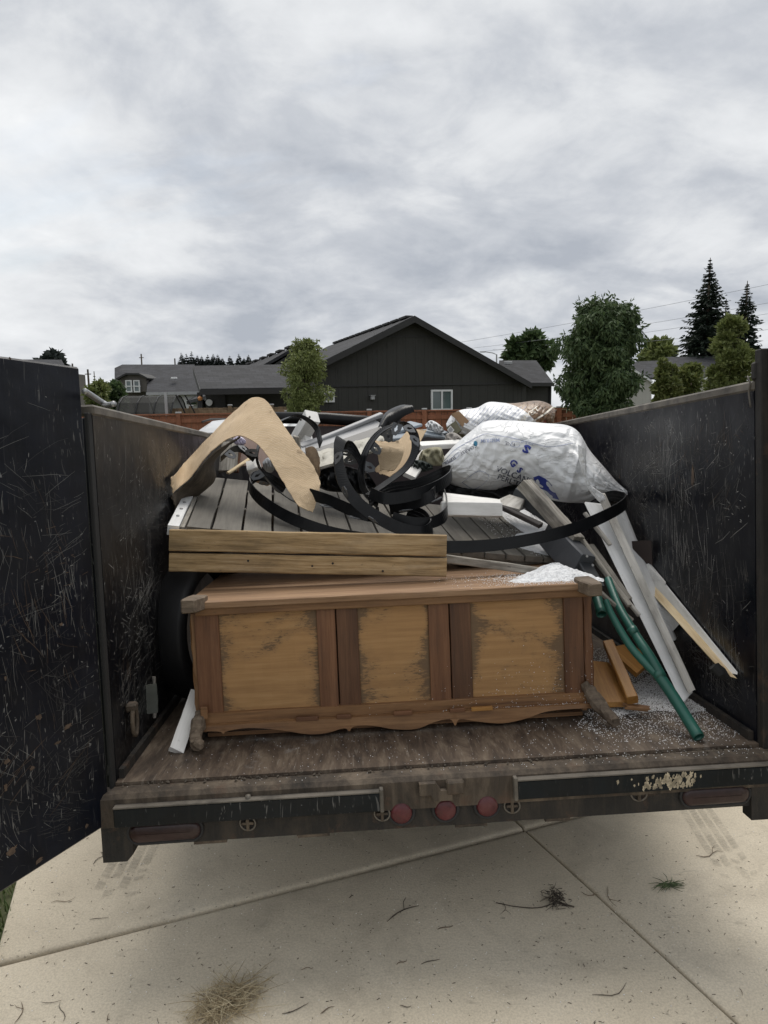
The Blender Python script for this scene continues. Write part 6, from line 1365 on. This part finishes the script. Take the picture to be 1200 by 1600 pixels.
for k in range(160):
    x = random.uniform(-HW, HW); octa(g, V((x, random.uniform(-.05, -.012), -.008)), random.uniform(.0009, .0018)) if random.random() < (x + 1.2) / 2 else None
emit('perlite_spill', g, M_grain, None, label='white perlite grains strewn over the right side of the trailer floor', cat='perlite', kind='stuff')
g = G()
for k in range(340):
    x = min(random.gauss(.42, .2), XR - .01); z = abs(random.gauss(.07, .09)); 
    if XL < x and .066 < z < .42: octa(g, V((x, YF - (.010 if z > .1 else .026) , z)), random.uniform(.001, .0019))
    if random.random() < .4: octa(g, V((x, YF - .028 + random.uniform(0, .01), .066)), random.uniform(.001, .0019))
emit('perlite_crumbs', g, M_grain, None, label='stray perlite crumbs stuck to the lower right of the dresser underside', cat='perlite', kind='stuff')
g = G()
for k in range(700):
    p = gnd(random.uniform(-50, 1250), 1290 + 330 * random.random() ** 1.3); octa(g, p + V((0, 0, .0015)), random.uniform(.0009, .0022))
emit('perlite_specks', g, M_grain, None, I4, label='white perlite specks scattered over the concrete driveway', cat='perlite', kind='stuff')

# ------------------------------------------------------------------ litter on the driveway
M_straw = NT('dry_straw'); rr2 = M_straw.n('ShaderNodeNewGeometry')
M_straw = M_straw.done(M_straw.ramp(rr2.outputs['Random Per Island'], [(0, (.20, .15, .085)), (.5, (.42, .34, .21)), (1, (.58, .50, .34))]), .8)
M_twig = plain('dark_twig', (.06, .048, .036), .9, 0, .4, 40); M_twigb = plain('brown_twig', (.14, .10, .065), .9)
cl = gnd(352, 1572); g = G(); ax1 = (gnd(412, 1545) - gnd(300, 1595)).normalized()
for k in range(520):
    s = random.gauss(0, .36); s = max(-1, min(1, s)); b = cl + ax1 * (s * .11) + V((random.gauss(0, .018), random.gauss(0, .028), random.uniform(.002, .035 * (1 - abs(s)) + .006)))
    a = random.uniform(0, 6.28); L_ = random.uniform(.03, .09); dr = V((math.cos(a), math.sin(a), random.uniform(-.1, .55))); bend = V((random.gauss(0, .35), random.gauss(0, .35), -.25))
    P = [b + dr * L_ * t + bend * L_ * t * t for t in (0, .33, .66, 1)]
    for p in P: p.z = max(p.z, .003)
    g.tube(P, [.0009, .0008, .0007, .0003], 4, cap=False)
emit('dry_grass_clump', g, M_straw, None, I4, True, label='clump of dry straw coloured grass lying on the driveway at the bottom left', cat='dry grass')
def tangle(c, n, R, mat, name, label, hz=.02, L0=.05, rad=.0012, cat='plant litter'):
    g = G()
    for k in range(n):
        b = c + V((random.gauss(0, R), random.gauss(0, R), random.uniform(.002, hz))); a = random.uniform(0, 6.28); L_ = random.uniform(.3, 1) * L0; dr = V((math.cos(a), math.sin(a), random.uniform(-.2, .4))); bn = V((random.gauss(0, .5), random.gauss(0, .5), -.2))
        P = [b + dr * L_ * t + bn * L_ * t * t for t in (0, .3, .6, 1)]
        for p in P: p.z = max(p.z, .002)
        g.tube(P, [rad, rad, rad * .8, rad * .4], 4, cap=False)
    return g
g = tangle(gnd(868, 1408), 90, .016, M_twig, '', '', .03, .04)
P = [gnd(868, 1412), gnd(840, 1420), gnd(805, 1418), gnd(775, 1412)]
g.tube([p + V((0, 0, .004)) for p in crm(P, 4)], .0016, 5); P = [gnd(870, 1412), gnd(885, 1416), gnd(897, 1419)]; g.tube([p + V((0, 0, .005)) for p in P], .003, 5)
emit('root_clump', g, M_twig, None, I4, True, label='dark dried root clump with a long tail lying beside the driveway joint', cat='root')
g = G(); c = gnd(1043, 1385)
for k in range(46):
    a = random.choice((random.gauss(3.3, .3), random.gauss(.1, .4), random.uniform(0, 6.28))); L_ = random.uniform(.02, .075); P = [c + V((random.gauss(0, .006), random.gauss(0, .006), .003 + random.random() * .008))]
    for t in (.5, 1): P.append(P[0] + V((math.cos(a + t * .3), math.sin(a + t * .3) * .8, .12 * (1 - t))) * L_ * t)
    g.tube(P, [.0012, .0012, .0005], 4, cap=False)
emit('pulled_weed', g, plain('weed_green', (.07, .10, .04), .8, 0, .5, 60), None, I4, True, label='wilted green weed with white crumbs lying on the right of the driveway', cat='weed')
tw = [((505 + 100, 1441), (655, 1417), .003), ((685, 1455), (706, 1446), .0022), ((930, 1561), (982, 1540), .0018), ((1088, 1338), (1132, 1333), .0022), ((440, 1582), (483, 1571), .002), ((500, 1583), (523, 1575), .002), ((145, 1351), (173, 1332), .0018), ((80, 1413), (118, 1404), .0015), ((140, 1440), (170, 1432), .0015), ((25, 1600), (35, 1565), .0018), ((96, 1598), (98, 1565), .0014), ((470, 1515), (490, 1514), .0014), ((545, 1404), (553, 1400), .002), ((1154, 1545), (1162, 1557), .0014), ((625, 1574), (643, 1573), .0018), ((908, 1396), (937, 1402), .0016), ((65, 1566), (98, 1564), .0012), ((165, 1598), (172, 1585), .0016), ((788, 1411), (785, 1430), .0014), ((620, 1509), (636, 1500), .0018), ((660, 1510), (686, 1498), .0018), ((945, 1387), (965, 1418), .0016)]
desc = ['longest curved dark twig in the middle of the driveway', 'short dark twig just right of the longest one', 'kinked twig at the bottom right of the centre slab', 'forked pale twig near the right tyre track', 'wavy twig at the bottom left of centre', 'small hooked twig right of the wavy one', 'thin twig under the left corner leg of the trailer', 'faint twig left of the left tyre track', 'faint twig below the left tyre track', 'upright twig at the bottom left corner', 'thin upright stem near the bottom left corner', 'tiny flat straw right of the dry clump', 'tiny twig below the trailer shadow', 'short straw at the far bottom right', 'flat straw at the bottom centre', 'thin twig touching the long joint', 'faint straight straw near the bottom left', 'short twig left of the dry clump', 'thin stem hanging off the root clump tail', 'small crooked twig in the lower centre', 'small branching twig in the lower centre', 'twig lying along the dark joint']
for i, (a, b, r) in enumerate(tw):
    A, B = gnd(*a), gnd(*b); g = G(); r *= .7; s = V((-(B - A).y, (B - A).x, 0)); P = [A.lerp(B, t) + s * (.12 * math.sin(t * (3 + i % 4) + i)) * (1 if 0 < t < 1 else 1) + V((0, 0, .003)) for t in (0, .2, .4, .6, .8, 1)]
    g.tube(P, [r * .5, r, r, r * .9, r * .7, r * .3], 5)
    if i % 3 == 0: q = P[3]; g.tube([q, q + (s * .25 + (B - A) * .15), q + (s * .35 + (B - A) * .3)], [r * .7, r * .6, r * .3], 4)
    emit('twig', g, M_twig if i % 2 == 0 else M_twigb, None, I4, True, label=desc[i], cat='twig', group='twigs and straws on the driveway')
g = G()
for k in range(650):
    p = gnd(random.uniform(-50, 1250), 1300 + 320 * random.random()); a = random.uniform(0, 6.28); L_ = random.uniform(.002, .011); dd_ = V((math.cos(a), math.sin(a), 0)) * L_; g.tube([p + V((0, 0, .001)), p + dd_ + V((0, 0, .0015))], random.uniform(.0004, .0010), 4)
emit('leaf_litter', g, M_twig, None, I4, label='fine dark plant crumbs scattered over the concrete driveway', cat='litter', kind='stuff')
g = G()
for k in range(260):
    x = random.uniform(-HW + .02, HW - .02); c = V((x, random.uniform(-.022, .02), -.004)); octa(g, c, random.uniform(.002, .006))
emit('dirt_crumbs', g, [M_joint], None, label='dirt and chips caught along the rear edge of the trailer floor', cat='dirt', kind='stuff')
